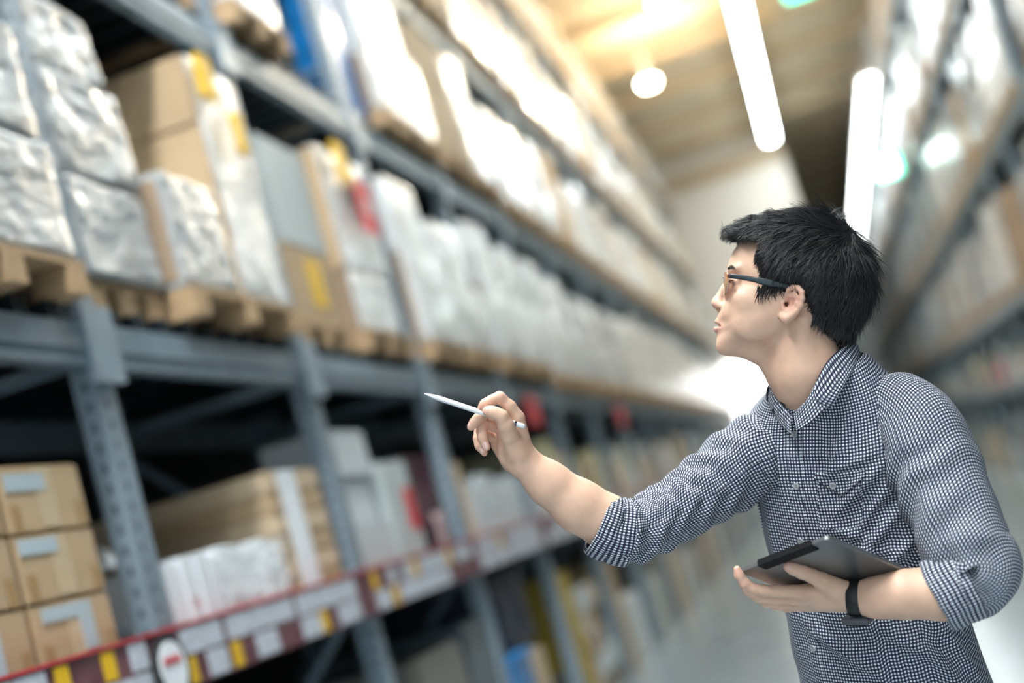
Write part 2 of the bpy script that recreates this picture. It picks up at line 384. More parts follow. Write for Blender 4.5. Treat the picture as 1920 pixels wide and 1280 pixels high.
def carton(y0, y1, z0, z1, label, x1=LX - 0.02, d=0.9, m='card', labels=(), tape=True, name='carton', group=None, corner_tape=False, cat='box'):
    """closed cardboard box: body with bevelled edges, flap seam, tape strip, tags"""
    w, h = y1 - y0, z1 - z0
    t = thing(name, label, cat, (x1, y0, z0), group=group)
    bx(-d, 0, 0, w, 0, h, ch=0.006).build('body', MT[m], t)
    if tape:
        bx(0.0003, 0.0015, w * 0.40, w * 0.62, 0.01, h - 0.006).build('tape', MT['tape_pale'], t)
    if corner_tape:
        for (ya, yb) in ((w * 0.06, w * 0.16), (w * 0.86, w * 0.95)):
            bx(0.0003, 0.0018, ya, yb, 0.004, h * 0.42).build('corner_tape', MT['tape'], t)
    for (ya, yb, za, zb, lm) in labels:
        bx(0.0004, 0.003, ya * w, yb * w, za * h, zb * h).build('label_sheet', MT[lm], t)
    return t
def film_load(y0, y1, z0, tiers, label, m='film', x1=LX, d=0.92, seed=1, amp=0.012, group=None, side_card=True, name='wrapped_load'):
    """shrink-wrapped stack; tiers: (dy0, dy1, dx, height)"""
    t = thing(name, label, 'wrapped goods', (x1, y0, z0), group=group)
    z = 0.0
    for k, (a, c, dx, h) in enumerate(tiers):
        wavy_box(-d + 0.03, dx - 0.02, a, y1 - y0 + c, z + 0.004, z + h - 0.004, amp, seed + k * 3.7, n=(8, 26, 26), crease=0.006).build('wrap', MT[m], t)
        if side_card:
            bx(-d + 0.06, dx - 0.045, a - 0.004, a + 0.03, z + 0.03, z + h - 0.03, ch=0.004).build('carton_side', MT['card_dark'], t)
        z += h
    return t
# --- second level, first bays
SUP = LV[1] + 0.186; PB = SUP + 0.101
pallet(2.12, 2.82, SUP, 'wooden pallet outside the left edge under the first grey load')
film_load(2.12, 2.82, PB, [(0, 0, 0, 0.5), (0.02, -0.02, -0.01, 0.5)], 'grey wrapped stack at the left edge behind the nearest grey load', 'film', seed=4)
pallet(2.90, 3.63, SUP, 'wooden pallet under the leftmost wrapped grey load', face=LX + 0.09)
film_load(2.90, 3.63, PB, [(0.0, 0.0, 0.0, 0.36), (-0.01, -0.03, -0.005, 0.36), (0.01, -0.07, -0.02, 0.34)], 'leftmost grey film-wrapped stack cut off by the picture edge', 'film', seed=9, amp=0.009, x1=LX + 0.09)
pallet(3.79, 4.27, SUP, 'wooden pallet under the tall three-tier silver wrapped stack')
film_load(3.79, 4.27, PB, [(0.0, 0.02, 0.03, 0.33), (0.0, 0.0, 0.03, 0.36), (0.0, -0.03, 0.015, 0.26)], 'tall silver film-wrapped stack in three tiers beside the tall brown carton', 'film', seed=15, amp=0.016)
pallet(4.31, 5.24, SUP, 'wooden pallet under the low wrapped carton and tall brown carton', face=LX + 0.10)
film_load(4.32, 4.75, PB, [(0.0, 0.0, 0.0, 0.42)], 'low wrapped carton in front of the tall brown carton', 'film', seed=22, amp=0.009, x1=LX + 0.09)
t = film_load(4.79, 5.22, PB, [(0.0, 0.0, 0.005, 0.97)], 'tall brown carton wrapped in glossy white film with yellow tag', 'film_white', seed=30, amp=0.008, side_card=False, x1=LX + 0.09)
bx(-0.86, -0.02, -0.02, 0.02, 0.0, 0.68, ch=0.005).build('carton_side', MT['card'], t)
bx(-0.86, -0.02, -0.025, 0.02, 0.685, 0.95, ch=0.005).build('carton_side', MT['card'], t)
g = wavy_box(0.005, 0.03, 0.02, 0.15, 0.78, 0.96, 0.01, 3, n=(2, 6, 8)); g.build('yellow_tag', MT['yellow'], t)
g = wavy_box(0.005, 0.022, 0.24, 0.33, 0.60, 0.78, 0.008, 5, n=(2, 6, 8)); g.build('yellow_tag', MT['yellow'], t)
# bay between second and third upright
pallet(5.52, 6.12, SUP, 'wooden pallet under the brown carton with the yellow label')
carton(5.52, 6.12, PB, PB + 0.36, 'brown carton with yellow oval label on the second level', labels=[(0.45, 0.72, 0.25, 0.85, 'yellow')], tape=False)
carton(5.60, 6.14, PB + 0.362, PB + 0.86, 'pale grey flat-sided carton standing on the yellow-labelled carton', m='grey_board', tape=False)
pallet(6.19, 6.90, SUP, 'wooden pallet under the brown stack with the red label', face=LX + 0.06)
t = film_load(6.21, 6.88, PB, [(0.0, 0.0, 0.0, 0.30), (0.0, 0.0, 0.0, 0.62)], 'brown carton stack with white film front and red label', 'film_white', seed=37, side_card=False, x1=LX + 0.05)
bx(-0.86, -0.03, -0.015, 0.02, 0.0, 0.3, ch=0.005).build('carton_side', MT['card_dark'], t)
bx(-0.86, -0.03, -0.018, 0.02, 0.305, 0.9, ch=0.005).build('carton_side', MT['card'], t)
bx(-0.6, -0.2, -0.022, -0.0185, 0.12, 0.5).build('label_sheet', MT['paper'], t)
bx(0.004, 0.02, 0.38, 0.60, 0.52, 0.80, ch=0.004).build('red_label', MT['red'], t)
bx(0.0201, 0.0215, 0.42, 0.54, 0.62, 0.70).build('label_mark', MT['pink'], t)
g = wavy_box(0.004, 0.025, 0.18, 0.34, 0.74, 0.96, 0.008, 8, n=(2, 6, 8)); g.build('yellow_tag', MT['yellow'], t)
# third level: pallet ends seen from below, blue crates
SUP3 = LV[2] + 0.186
pallet(4.35, 5.30, SUP3, 'wooden pallet at the top edge left of the bright pallet ends')
film_load(4.37, 5.28, SUP3 + 0.101, [(0, 0, 0, 0.8)], 'grey wrapped load at the top edge on the third level', 'film', seed=43)
pallet(5.47, 6.10, SUP3, 'pale wooden pallet with bright block ends at the top of the picture', face=LX + 0.10)
film_load(5.47, 6.10, SUP3 + 0.101, [(0, 0, 0, 0.9)], 'white wrapped load on the pale pallet at the top edge', 'film_white', seed=47, x1=LX + 0.09)
def crate(y0, z0, label, group=None):
    t = thing('plastic_crate', label, 'crate', (LX - 0.01, y0, z0), group=group)
    w, d, h = 0.30, 0.22, 0.19
    b = MB(); b.box(-d, 0, 0, 0.012, 0, h); b.box(-d, 0, w - 0.012, w, 0, h); b.box(-d, -d + 0.012, 0.012, w - 0.012, 0, h); b.box(-0.012, 0, 0.012, w - 0.012, 0, h); b.box(-d, 0, 0, w, -0.0, 0.012)
    b.build('body', MT['blue'], t)
    for k in range(6): bx(0, 0.008, 0.0, w, 0.02 + k * 0.028, 0.032 + k * 0.028).build('rib', MT['blue'], t)
    for k in range(6): bx(-d, 0, -0.008, 0, 0.02 + k * 0.028, 0.032 + k * 0.028).build('rib', MT['blue'], t)
for k in range(4): crate(7.16, SUP3 + 0.001 + k * 0.1925, ('lowest', 'second from bottom', 'third from bottom', 'topmost')[k] + ' blue ribbed crate of the stack on the third level', 'stacked blue crates')

# --- lowest level, first bays
SH = LV[0] + 0.131
zs = [SH, SH + 0.176, SH + 0.352]
hh = 0.173
names = ('bottom', 'middle', 'top')
for k in range(3):
    labs = [(0.05, 0.52, 0.62, 0.88, 'label')] if k == 2 else ([(0.04, 0.5, 0.70, 0.93, 'label')] if k == 1 else [(0.12, 0.72, 0.72, 0.93, 'label'), (0.55, 0.72, 0.22, 0.719, 'label')])
    carton(3.12, 3.50, zs[k], zs[k] + hh, names[k] + ' brown carton of the right column beside the slotted upright', labels=labs, d=0.55, m='card', corner_tape=True, group='brown cartons at lower left')
    carton(2.725, 3.10, zs[k], zs[k] + hh, names[k] + ' brown carton of the left column at the picture edge', labels=[(0.45, 0.66, 0.1, 0.8, 'label')] if k == 0 else [(0.1, 0.5, 0.68, 0.9, 'label')], d=0.55, m='card', corner_tape=True, group='brown cartons at lower left')
# white booklets in clear film
yy = 3.82; k = 0
while yy < 4.62:
    w = 0.085 + 0.02 * random.random(); h = 0.205 + 0.03 * random.random()
    t = thing('white_packet', '%s white paper packet of the row, counted from the slotted upright' % ('first', 'second', 'third', 'fourth', 'fifth', 'sixth', 'seventh', 'eighth', 'ninth', 'tenth', 'eleventh')[k], 'packet', (LX + 0.0 - 0.015 * random.random(), yy, SH + 0.001), group='white packets on the lowest shelf')
    b = MB(); b.box(-0.5, 0, 0, w - 0.004, 0, h, ch=0.004)
    b.build('body', MT['paper'], t)
    if k % 3 == 1: bx(0.0003, 0.0018, w * 0.3, w * 0.7, h * 0.3, h * 0.42).build('print_mark', MT['pink'], t)
    yy += w + 0.006; k += 1
t = thing('packet_sleeve', 'crumpled clear film with bright highlights over the white packets', 'film', (LX + 0.006, 4.10, SH + 0.034))
CLEAR = mat('crumpled_clear_film', (0.9, 0.93, 0.93), 0.12, bump=1.0, bscale=22, coat=0.8, alpha=0.38)
b = MB(); b.smooth = True
ny, nz = 26, 14
vs = [(0.012 + 0.035 * abs(mnoise.noise((j * .45, i * .5, 3))), i / ny * 0.56 + 0.012 * mnoise.noise((i * .6, j * .7, 9)), j / nz * 0.19) for j in range(nz + 1) for i in range(ny + 1)]
b.add(vs, [(j*(ny+1)+i, j*(ny+1)+i+1, (j+1)*(ny+1)+i+1, (j+1)*(ny+1)+i) for j in range(nz) for i in range(ny)])
b.build('front_sheet', CLEAR, t)
t = thing('paper_peak', 'white folded paper peak sticking up from the left of the white packets', 'paper', (LX - 0.18, 3.84, SH + 0.246))
b = MB(); b.add([(0, 0, 0), (0.0, 0.13, 0), (-0.10, 0.13, 0), (-0.10, 0, 0), (-0.05, 0.055, 0.075)], [(0,1,4),(1,2,4),(2,3,4),(3,0,4),(3,2,1,0)]); b.build('sheet', MT['paper'], t)
# flat cartons stack with pale strap
for k in range(6):
    carton(4.74, 5.26, SH + k * 0.0775, SH + k * 0.0775 + 0.0765, 'flat brown carton, number %s from the bottom of the strapped stack' % ('one', 'two', 'three', 'four', 'five', 'six')[k], d=0.9, m='card_pale' if k % 2 else 'card', tape=False, name='flat_carton', group='strapped flat cartons')
t = thing('carton_strap', 'pale paper strap down the front of the flat carton stack', 'strap', (LX - 0.018, 4.84, SH))
bx(0, 0.004, 0, 0.17, 0.002, 0.464).build('strip', MT['paper'], t)
# third bay of lowest level
carton(5.50, 5.98, SH, SH + 0.22, 'bottom white carton of the uneven stack left of the grey board', m='white_box', tape=False, d=0.3)
carton(5.47, 5.93, SH + 0.221, SH + 0.42, 'middle white carton of the uneven stack left of the grey board', m='white_box', tape=False, d=0.28, x1=LX - 0.05)
carton(5.50, 5.97, SH + 0.421, SH + 0.62, 'top white carton of the uneven stack left of the grey board', m='white_box', tape=False, d=0.3, x1=LX - 0.03)
t = carton(6.02, 6.42, SH, SH + 0.47, 'grey carton with a red sticker on the lowest shelf', m='grey_board', tape=False, d=0.3, labels=[(0.62, 0.95, 0.30, 0.72, 'red')])
t = thing('cloth_bundle', 'dark plum cloth bundle beside the third upright', 'bundle', (LX - 0.06, 6.46, SH + 0.002))
wavy_box(-0.6, 0, 0, 0.5, 0, 0.5, 0.03, 61).build('cloth', MT['plum'], t)
g = wavy_box(-0.2, 0.02, 0.28, 0.48, 0.03, 0.20, 0.02, 63); g.build('pale_fold', MT['pink'], t)
carton(7.20, 7.36, SH, SH + 0.44, 'tall narrow beige carton just right of the third upright', m='card_pale', tape=False, d=0.6)
ys = 7.40
for k in range(4):
    h = (0.30, 0.36, 0.27, 0.33)[k]
    carton(ys, ys + 0.29, SH, SH + h, ('white carton next to the narrow beige carton', 'tallest white carton of the four below the raised hand', 'lowest white carton of the four below the raised hand', 'white carton touching the fourth upright')[k], m='white_box', tape=False, d=0.6, labels=[(0.2, 0.6, 0.3, 0.6, 'label')] if k % 2 else ())
    ys += 0.305
# signs hung under the second beam
for (yy, lab) in ((9.25, 'red square sign under the beam behind the raised hand'), (13.2, 'red square sign under the beam above the rolled sleeve')):
    t = thing('red_sign', lab, 'sign', (LX + 0.035, yy, LV[1] - 0.165))
    bx(0, 0.008, 0, 0.34, 0, 0.2, ch=0.002).build('panel', MT['red'], t)
    bx(0.0, 0.006, 0.04, 0.07, 0.2, 0.27).build('clip', MT['steel_dark'], t); bx(0.0, 0.006, 0.27, 0.30, 0.2, 0.27).build('clip', MT['steel_dark'], t)

# --- random goods on the far bays
FILMS = ['film_white', 'film_white', 'film_white', 'film', 'film_cream', 'card_pale']
def proto_load(w, h, m, seed, sgn):
    """wrapped pallet load with pallet, wrap and side board; its front is at x=0 (sgn) """
    t = thing('wrapped_pallet_load', '', 'wrapped goods')
    pm = pallet_mesh(w, 0.9)
    if sgn < 0:
        pm.v = [(-p[0], p[1], p[2]) for p in pm.v]; pm.f = [f_[::-1] for f_ in pm.f]
    pm.build('pallet_base', MT['wood'], t)
    x0, x1 = (-0.88, -0.01) if sgn > 0 else (0.01, 0.88)
    h1 = h * (0.45 + 0.2 * random.random())
    wavy_box(x0, x1, 0.01, w - 0.01, 0.105, h1, 0.012, seed, n=(4, 6, 5)).build('wrap', MT[m], t)
    wavy_box(x0 + 0.02, x1 - 0.02, 0.03, w * (0.75 + 0.25 * random.random()) - 0.02, h1 + 0.004, h, 0.014, seed + 5, n=(4, 6, 5)).build('wrap', MT[m], t)
    bx(x0 + 0.05, x1 - 0.05, -0.006, 0.012, 0.13, h1 - 0.03).build('carton_side', MT['card_dark'], t)
    return t
def tall(zl, lvl): return (LV[lvl + 1] - zl - 0.06) if lvl < 4 else 0.95
PR = {}
def place(side, lvl, y, w, seed, m, label, group):
    sgn = 1 if side == 'l' else -1
    key = (side, round(w, 2), m, seed % 3)
    zl = LV[lvl] + (0.187 if side == 'l' and y < 10.3 and lvl in (1, 2) else 0.131)
    h = 0.90 + 0.07 * (seed % 3)
    loc = ((LX + 0.09) if side == 'l' else RX - 0.04, y, zl)
    if key not in PR:
        t = proto_load(w, h, m, seed, sgn); t.location = loc; tag(t, label, None, group); PR[key] = t
    else: copy_tree(PR[key], loc, label, group)
LN = {1: 'second', 2: 'third', 3: 'fourth', 4: 'top'}
MN = {'film_white': 'white film-wrapped', 'film': 'silver film-wrapped', 'film_cream': 'cream film-wrapped', 'card_pale': 'pale cardboard', 'film_grey': 'dull grey film-wrapped', 'film_dim': 'dusty white film-wrapped', 'card_dark': 'dull brown cardboard', 'slate': 'dark slate film-wrapped'}
rr = random.Random(11)
for i in range(3, 16):
    for lvl in (1, 2, 3, 4):
        if lvl >= 3 and i < 3: continue
        for q in range(2):
            y = YU[i] + 0.14 + q * 0.77
            if i == 3 and lvl == 2 and q == 0: y += 0.36; w = 0.37
            else: w = 0.72
            m = rr.choice(FILMS if lvl > 1 else ['film_white', 'film_white', 'film', 'film_white', 'film_white', 'film_white'])
            sd = rr.randrange(100)
            if w < 0.5: m = 'film_white'
            lab = '%s pallet load on the %s level of the left rack' % (MN[m], LN[lvl])
            if i < 8: lab = '%s load, %s level, %s half of %s bay past the slotted upright' % (MN[m], LN[lvl], ('near', 'far')[q], ('third', 'fourth', 'fifth', 'sixth', 'seventh')[i - 3])
            else: lab = lab.replace('left rack', 'far left rack')
            place('l', lvl, y, w, sd, m, lab, '%s pallet loads, left rack, %s level' % (MN[m], LN[lvl]))
for i in range(3):
    for lvl in (3,):
        for q in range(2):
            y = YU[i] + 0.14 + q * 0.77
            if i < 2: continue
            place('l', 3, y, 0.72, 7 + q, 'film_white', 'white film-wrapped pallet load, fourth level of left rack, above the blue crates, %s half' % ('near', 'far')[q], 'white film-wrapped pallet loads, left rack, fourth level')
GR = ['film_grey', 'film_grey', 'slate', 'film_dim', 'card_dark', 'film_white', 'film_grey']
for i in range(28):
    for lvl in (1, 2, 3, 4):
        if i > 17 and lvl == 1 and i % 2: pass
        for q in range(2):
            if rr.random() < 0.2: continue
            y = YR[i] + 0.14 + q * 0.77
            m = rr.choice(GR if lvl < 3 else ['film_grey', 'slate', 'card_dark', 'film_grey'])
            place('r', lvl, y, 0.72, rr.randrange(100), m, '%s pallet load on the %s level of the right rack' % (MN[m], LN[lvl]), '%s pallet loads, right rack, %s level' % (MN[m], LN[lvl]))
# loose cartons on the lowest shelf and the floor of the far bays
CB = {}
def small_box(x, y, z, w, h, d, m, label, group, sgn=1):
    key = (round(w, 2), round(h, 2), round(d, 2), m, sgn)
    if key not in CB: CB[key] = bx(-d if sgn > 0 else 0, 0 if sgn > 0 else d, 0, w, 0, h, ch=0.006).mesh('carton', MT[m])
    o = link('carton', CB[key], None, (x, y, z)); tag(o, label, 'box', group); return o
BN = {'white_box': 'white', 'card_pale': 'beige', 'card': 'brown', 'pale_yellow': 'pale yellow', 'grey_board': 'grey', 'red': 'red', 'olive': 'mustard', 'blue': 'blue', 'taupe': 'taupe', 'card_dark': 'dull brown'}
for i in range(4, 16):
    y = YU[i] + 0.13
    while y < YU[i] + BAY - 0.2:
        w = rr.choice((0.2, 0.25, 0.3, 0.35))
        if y + w > YU[i] + BAY - 0.02: break
        m = rr.choice(['white_box', 'card_pale', 'card', 'pale_yellow', 'white_box', 'grey_board', 'card_dark'])
        h = rr.choice((0.25, 0.35, 0.45, 0.55))
        small_box(LX - 0.03, y, SH, w, h, 0.6, m, '%s carton on the lowest shelf of the left rack, beyond the raised hand' % BN[m], '%s cartons, far lowest shelf' % BN[m])
        y += w + 0.03
for i in range(0, 28):
    for (zz, hmax, nm) in ((SH, (0.25, 0.35, 0.5), 'lowest shelf'), (0.001, (0.4, 0.6, 0.8), 'floor')):
        y = YR[i] + 0.13
        while y < YR[i] + BAY - 0.2:
            w = rr.choice((0.3, 0.45, 0.6))
            if y + w > YR[i] + BAY - 0.02: break
            m = rr.choice(['card', 'card_pale', 'red', 'pale_yellow', 'taupe', 'card', 'grey_board', 'white_box'])
            small_box(RX + 0.03, y, zz, w, rr.choice(hmax), 0.7, m, '%s carton on the %s of the right rack' % (BN[m], nm), '%s cartons, right rack %s' % (BN[m], nm), -1)
            y += w + 0.04
# --- floor level of the left rack
carton(5.85, 6.50, 0.001, 0.86, 'tall taupe carton standing on the floor under the price rail', m='taupe', tape=False, d=0.7)
t = film_load(6.58, 7.0, 0.001, [(0, 0, 0, 0.92)], 'slate-blue glossy wrapped block on the floor by the third upright', 'slate', seed=71, side_card=False)
t = thing('round_stool', 'round beige seat top on the floor in the second bay', 'stool', (LX - 0.2, 5.62, 0.001))
g = MB(); g.tube((0, 0, 0.58), (0, 0, 0.64), 0.19, 24); g.build('seat', MT['card_pale'], t)
for a in range(4):
    g = MB(); g.tube((0.12 * math.cos(a*1.57+.8), 0.12 * math.sin(a*1.57+.8), 0.58), (0.15 * math.cos(a*1.57+.8), 0.15 * math.sin(a*1.57+.8), 0.0), 0.015, 8); g.build('leg', MT['steel_dark'], t)
t = thing('navy_bag', 'dark navy sack hanging over the blue tub', 'bag', (LX - 0.03, 7.35, 0.66))
wavy_box(-0.6, 0, 0, 0.75, 0.0, 0.40, 0.03, 81).build('sack', MT['navy'], t)
t = thing('blue_tub', 'bright blue plastic tub on the floor under the price rail', 'tub', (LX - 0.02, 7.20, 0.001))
b = MB(); b.add([(-0.5,0.03,0),(0,0.03,0),(0,0.37,0),(-0.5,0.37,0),(-0.55,0,0.62),(0.03,0,0.62),(0.03,0.40,0.62),(-0.55,0.40,0.62)], [(3,2,1,0),(0,1,5,4),(1,2,6,5),(2,3,7,6),(3,0,4,7),(4,5,6,7)]); b.build('body', MT['blue'], t)
bx(-0.57, 0.05, -0.02, 0.42, 0.62, 0.65, ch=0.006).build('lid', MT['blue'], t)
carton(7.72, 8.05, 0.001, 0.60, 'beige carton beside the blue tub on the floor', m='card_pale', tape=False, d=0.6)
t = thing('paper_roll', 'off-white roll lying in front of the beige floor carton', 'roll', (LX - 0.10, 8.10, 0.12))
g = MB(); g.tube((0, 0, 0), (0, 0.5, 0), 0.118, 20); g.tube((0, -0.01, 0), (0, 0.51, 0), 0.03, 12, mi=1); g.build('roll', [MT['white_box'], MT['card']], t)
t = thing('mustard_board', 'tall mustard yellow board at the fourth upright', 'board', (LX + 0.0, 8.86, 0.001))
bx(-0.7, 0, 0, 0.30, 0, 0.92, ch=0.008).build('panel', MT['olive'], t)
cols = ['card_pale', 'white_box', 'card', 'grey_board', 'taupe', 'card_pale', 'white_box']
for i in range(5, 13):
    pass
k = 0
for zz in range(5):
    y = 9.22
    while y < 10.2:
        w = rr.choice((0.14, 0.18, 0.22)); m = rr.choice(cols)
        small_box(LX - 0.02 - 0.05 * rr.random(), y, 0.001 + zz * 0.152, w - 0.01, 0.15, 0.4, m, '%s small carton in the mixed pile right of the mustard board' % BN[m], '%s small cartons in the mixed pile' % BN[m]); y += w; k += 1
for i in range(5, 16):
    y = YU[i] + 0.13
    while y < YU[i] + BAY - 0.3:
        w = rr.choice((0.35, 0.45, 0.6))
        if y + w > YU[i] + BAY - 0.02: break
        m = rr.choice(['grey_board', 'card_pale', 'card', 'taupe', 'white_box'])
        small_box(LX - 0.03, y, 0.001, w, rr.choice((0.5, 0.7, 0.85)), 0.7, m, '%s carton on the floor of the far left rack' % BN[m], '%s cartons, far left floor' % BN[m])
        y += w + 0.04

# ====================================================================== the man
# Modelled in a metric frame that lies square to the way he stands (right, up, towards the viewer), then turned into the world.
S0 = 2.32; K = S0 / FPX                        # metres per unit at his distance
def Q(px, py, dz=0.0):
    D = S0 - dz * K
    return np.array([(px - 960) * D / FPX, -(py - 640) * D / FPX, -D])
def toW(P): return np.asarray(P) @ RW.T + CAM
_pel = toW(Q(1738, 1490, -75))
FEET = np.array([_pel[0], _pel[1], 0.0])
MAN = thing('person', 'man in black-and-white gingham shirt and glasses pointing a white stylus at the shelves', 'person', FEET)
def W2(P): return toW(P) - FEET

# ---------------------------------------------------------------- distance fields
class Field:
    def __init__(s): s.ops = []
    def add(s, fn, c, R, k=0.004, sub=False): s.ops.append((fn, np.asarray(c, float), float(R), k, sub))
    def ev(s, P, ops=None):
        d = np.full(len(P), 0.25)
        for fn, c, R, k, sub in (s.ops if ops is None else ops):
            v = fn(P)
            if sub:
                h = np.clip(0.5 - 0.5 * (d + v) / k, 0, 1); d = d * (1 - h) - v * h + k * h * (1 - h)
            else:
                h = np.clip(0.5 + 0.5 * (v - d) / k, 0, 1); d = v * (1 - h) + d * h - k * h * (1 - h)
        return d
    def mesh(s, vox, lo, hi):
        import openvdb
        B = 16
        g = openvdb.FloatGrid(0.02)
        lo = np.floor(np.asarray(lo) / vox / B).astype(int); hi = np.ceil(np.asarray(hi) / vox / B).astype(int)
        I = np.stack(np.meshgrid(*[np.arange(lo[a], hi[a]) for a in range(3)], indexing='ij'), -1).reshape(-1, 3)
        Cn = (I * B + (B - 1) / 2) * vox
        hd = B * vox * 0.5 * 1.75
        near = np.full(len(I), 1.0)
        for fn, c, R, k, sub in s.ops:
            if sub: continue
            m = np.linalg.norm(Cn - c, axis=1) < R + hd + 0.03
            if m.any(): near[m] = np.minimum(near[m], fn(Cn[m]))
        loc = np.stack(np.meshgrid(*[np.arange(B)] * 3, indexing='ij'), -1).reshape(-1, 3)
        for i in np.nonzero(near < hd + 0.02)[0]:
            ops = [o for o in s.ops if np.linalg.norm(Cn[i] - o[1]) < o[2] + hd + o[3] + 0.004]
            if not ops: continue
            if near[i] < -0.034:
                a = np.full((B, B, B), -0.02, dtype=np.float32)
            else:
                P = (I[i] * B + loc) * vox
                a = s.ev(P, ops)
                if a.min() > vox * 2: continue
                a = np.clip(a, -0.02, 0.02).reshape(B, B, B).astype(np.float32)
            g.copyFromArray(a, ijk=tuple(int(q) for q in I[i] * B))
        pts, quads = g.convertToQuads(0.0)
        pts = pts * vox; quads = quads[:, ::-1]
        return pts, quads
def cone(a, b, ra, rb):
    a = np.asarray(a); b = np.asarray(b); ab = b - a; L2 = ab @ ab
    def fn(P):
        t = np.clip((P - a) @ ab / L2, 0, 1)
        return np.linalg.norm(P - a - t[:, None] * ab, axis=1) - (ra + (rb - ra) * t)
    return fn, (a + b) / 2, math.sqrt(L2) / 2 + max(ra, rb)
def ell(c, r, R=None):
    c = np.asarray(c); r = np.asarray(r, float)
    def fn(P):
        q = P - c
        if R is not None: q = q @ R.T
        k0 = np.linalg.norm(q / r, axis=1); k1 = np.linalg.norm(q / r ** 2, axis=1) + 1e-9
        return k0 * (k0 - 1) / k1
    return fn, c, r.max()
def chain(F, pts, k=0.004):
    """pts: (position, radius) ..."""
    for (p, r), (q, s) in zip(pts[:-1], pts[1:]): F.add(*cone(p, q, r, s), k=k)
def chainfn(pts, k):
    parts = [cone(p, q, r, s) for (p, r), (q, s) in zip(pts[:-1], pts[1:])]
    c = np.mean([p[1] for p in parts], axis=0); R = max(np.linalg.norm(p[1] - c) + p[2] for p in parts)
    def fn(P):
        d = parts[0][0](P)
        for f_, _, _ in parts[1:]:
            v = f_(P); h = np.clip(0.5 + 0.5 * (v - d) / k, 0, 1); d = v * (1 - h) + d * h - k * h * (1 - h)
        return d
    return fn, c, R
def X(pts): return [(Q(*p[:3]), p[3] * K) for p in pts]

# ---------------------------------------------------------------- head frame
HO = Q(1480, 575, 0)
_f2 = np.array([-0.985, 0.174, 0.0]); HU = np.array([0.174, 0.985, 0.0])
_ya = math.radians(7)
HF = _f2 * math.cos(_ya) + np.array([0, 0, -1.0]) * math.sin(_ya)
HW = np.cross(HF, HU); HW = HW if HW[2] > 0 else -HW       # lateral, towards the viewer (his left)
def ah(px, py):
    x, y = px - 1480, -(py - 575); return np.array([x * _f2[0] + y * _f2[1], x * HU[0] + y * HU[1]])
def H(px, py, w=0.0):
    a, h = ah(px, py); return HO + (HF * a + HU * h + HW * w) * K
def HX(pts): return [(H(*p[:3]), p[3] * K) for p in pts]
def to_head(P):
    q = (P - HO) / K; return q @ HF, q @ HU, q @ HW
def gauge(poly, cen, dens=720, sm=3):
    pl = np.array([ah(*p) for p in poly]) - ah(*cen)
    n = len(pl); th = []; rr_ = []
    for i in range(n):
        a, b = pl[i], pl[(i + 1) % n]
        for t in np.linspace(0, 1, 24, endpoint=False):
            q = a + (b - a) * t; th.append(math.atan2(q[1], q[0])); rr_.append(math.hypot(*q))
    th = np.array(th); rr_ = np.array(rr_); o = np.argsort(th); th = th[o]; rr_ = rr_[o]
    g = np.linspace(-math.pi, math.pi, dens, endpoint=False)
    r = np.interp(g, np.concatenate([th - 2*math.pi, th, th + 2*math.pi]), np.tile(rr_, 3))
    for _ in range(sm): r = (np.roll(r, 1) + 2 * r + np.roll(r, -1)) / 4
    G = np.concatenate([g, [math.pi]]); Rr = np.concatenate([r, [r[0]]])
    c = ah(*cen)
    def fn(a, h):
        x = a - c[0]; y = h - c[1]
        return np.hypot(x, y), np.interp(np.arctan2(y, x), G, Rr), x, y
    return fn
HEADP = [(1412,436),(1394,448),(1384,458),(1376,470),(1369,486),(1366.5,498),(1367.5,508),(1370,520),(1369,535),(1363,552),(1356,570),(1350,583),(1347,590),(1345.5,598),(1347,606),(1347,614),(1345,622),(1346,630),(1343.5,641),(1343,650),(1345,657),(1351,663.5),(1361,667),(1376,667),(1400,663),(1425,656),(1450,645),(1475,630),(1505,622),(1540,618),(1572,606),(1594,580),(1608,545),(1614,510),(1607,475),(1588,442),(1560,422),(1525,413),(1490,411),(1450,417)]
HG = gauge(HEADP, (1485, 545))
_wh = np.array([-125, -105, -80, -58, -30, 0, 23, 55, 90, 120, 170.]); _ww = np.array([38, 47, 60, 69, 75.5, 79, 80, 82, 84, 80, 74.])
def headfn(P):
    a, h, w = to_head(P)
    r, R, x, y = HG(a, h)
    Wd = np.interp(h, _wh, _ww)
    n = 2.15
    g = ((r / R) ** n + (np.abs(w) / Wd) ** n) ** (1 / n) + 1e-6
    return np.sqrt(x * x + y * y + w * w) * (1 - 1 / g) * K

BODY = Field()
BODY.add(headfn, H(1485, 545), 0.155, k=0.004)
# neck, throat, hidden trunk
chain(BODY, HX([(1492, 612, 0, 60), (1508, 690, 0, 67)]), 0.02)
chain(BODY, X([(1508, 690, 0, 67), (1526, 752, -20, 62)]), 0.02)
BODY.add(*cone(H(1384, 652, 0), H(1440, 668, 0), 13 * K, 24 * K), k=0.014)
BODY.add(*cone(H(1500, 604, 66), Q(1502, 742, 24), 14 * K, 10 * K), k=0.018)       # sternomastoid
BODY.add(*cone(H(1440, 690, 0), H(1452, 706, 0), 9 * K, 10 * K), k=0.012)          # adam's apple
chain(BODY, X([(1532, 790, -48, 50), (1575, 900, -66, 66), (1610, 1010, -74, 70)]), 0.02)
chain(BODY, X([(1545, 825, -50, 50), (1470, 848, -80, 42), (1400, 868, -85, 42)]), 0.02)
chain(BODY, X([(1560, 820, -45, 50), (1690, 790, 55, 42), (1745, 870, 110, 42)]), 0.02)
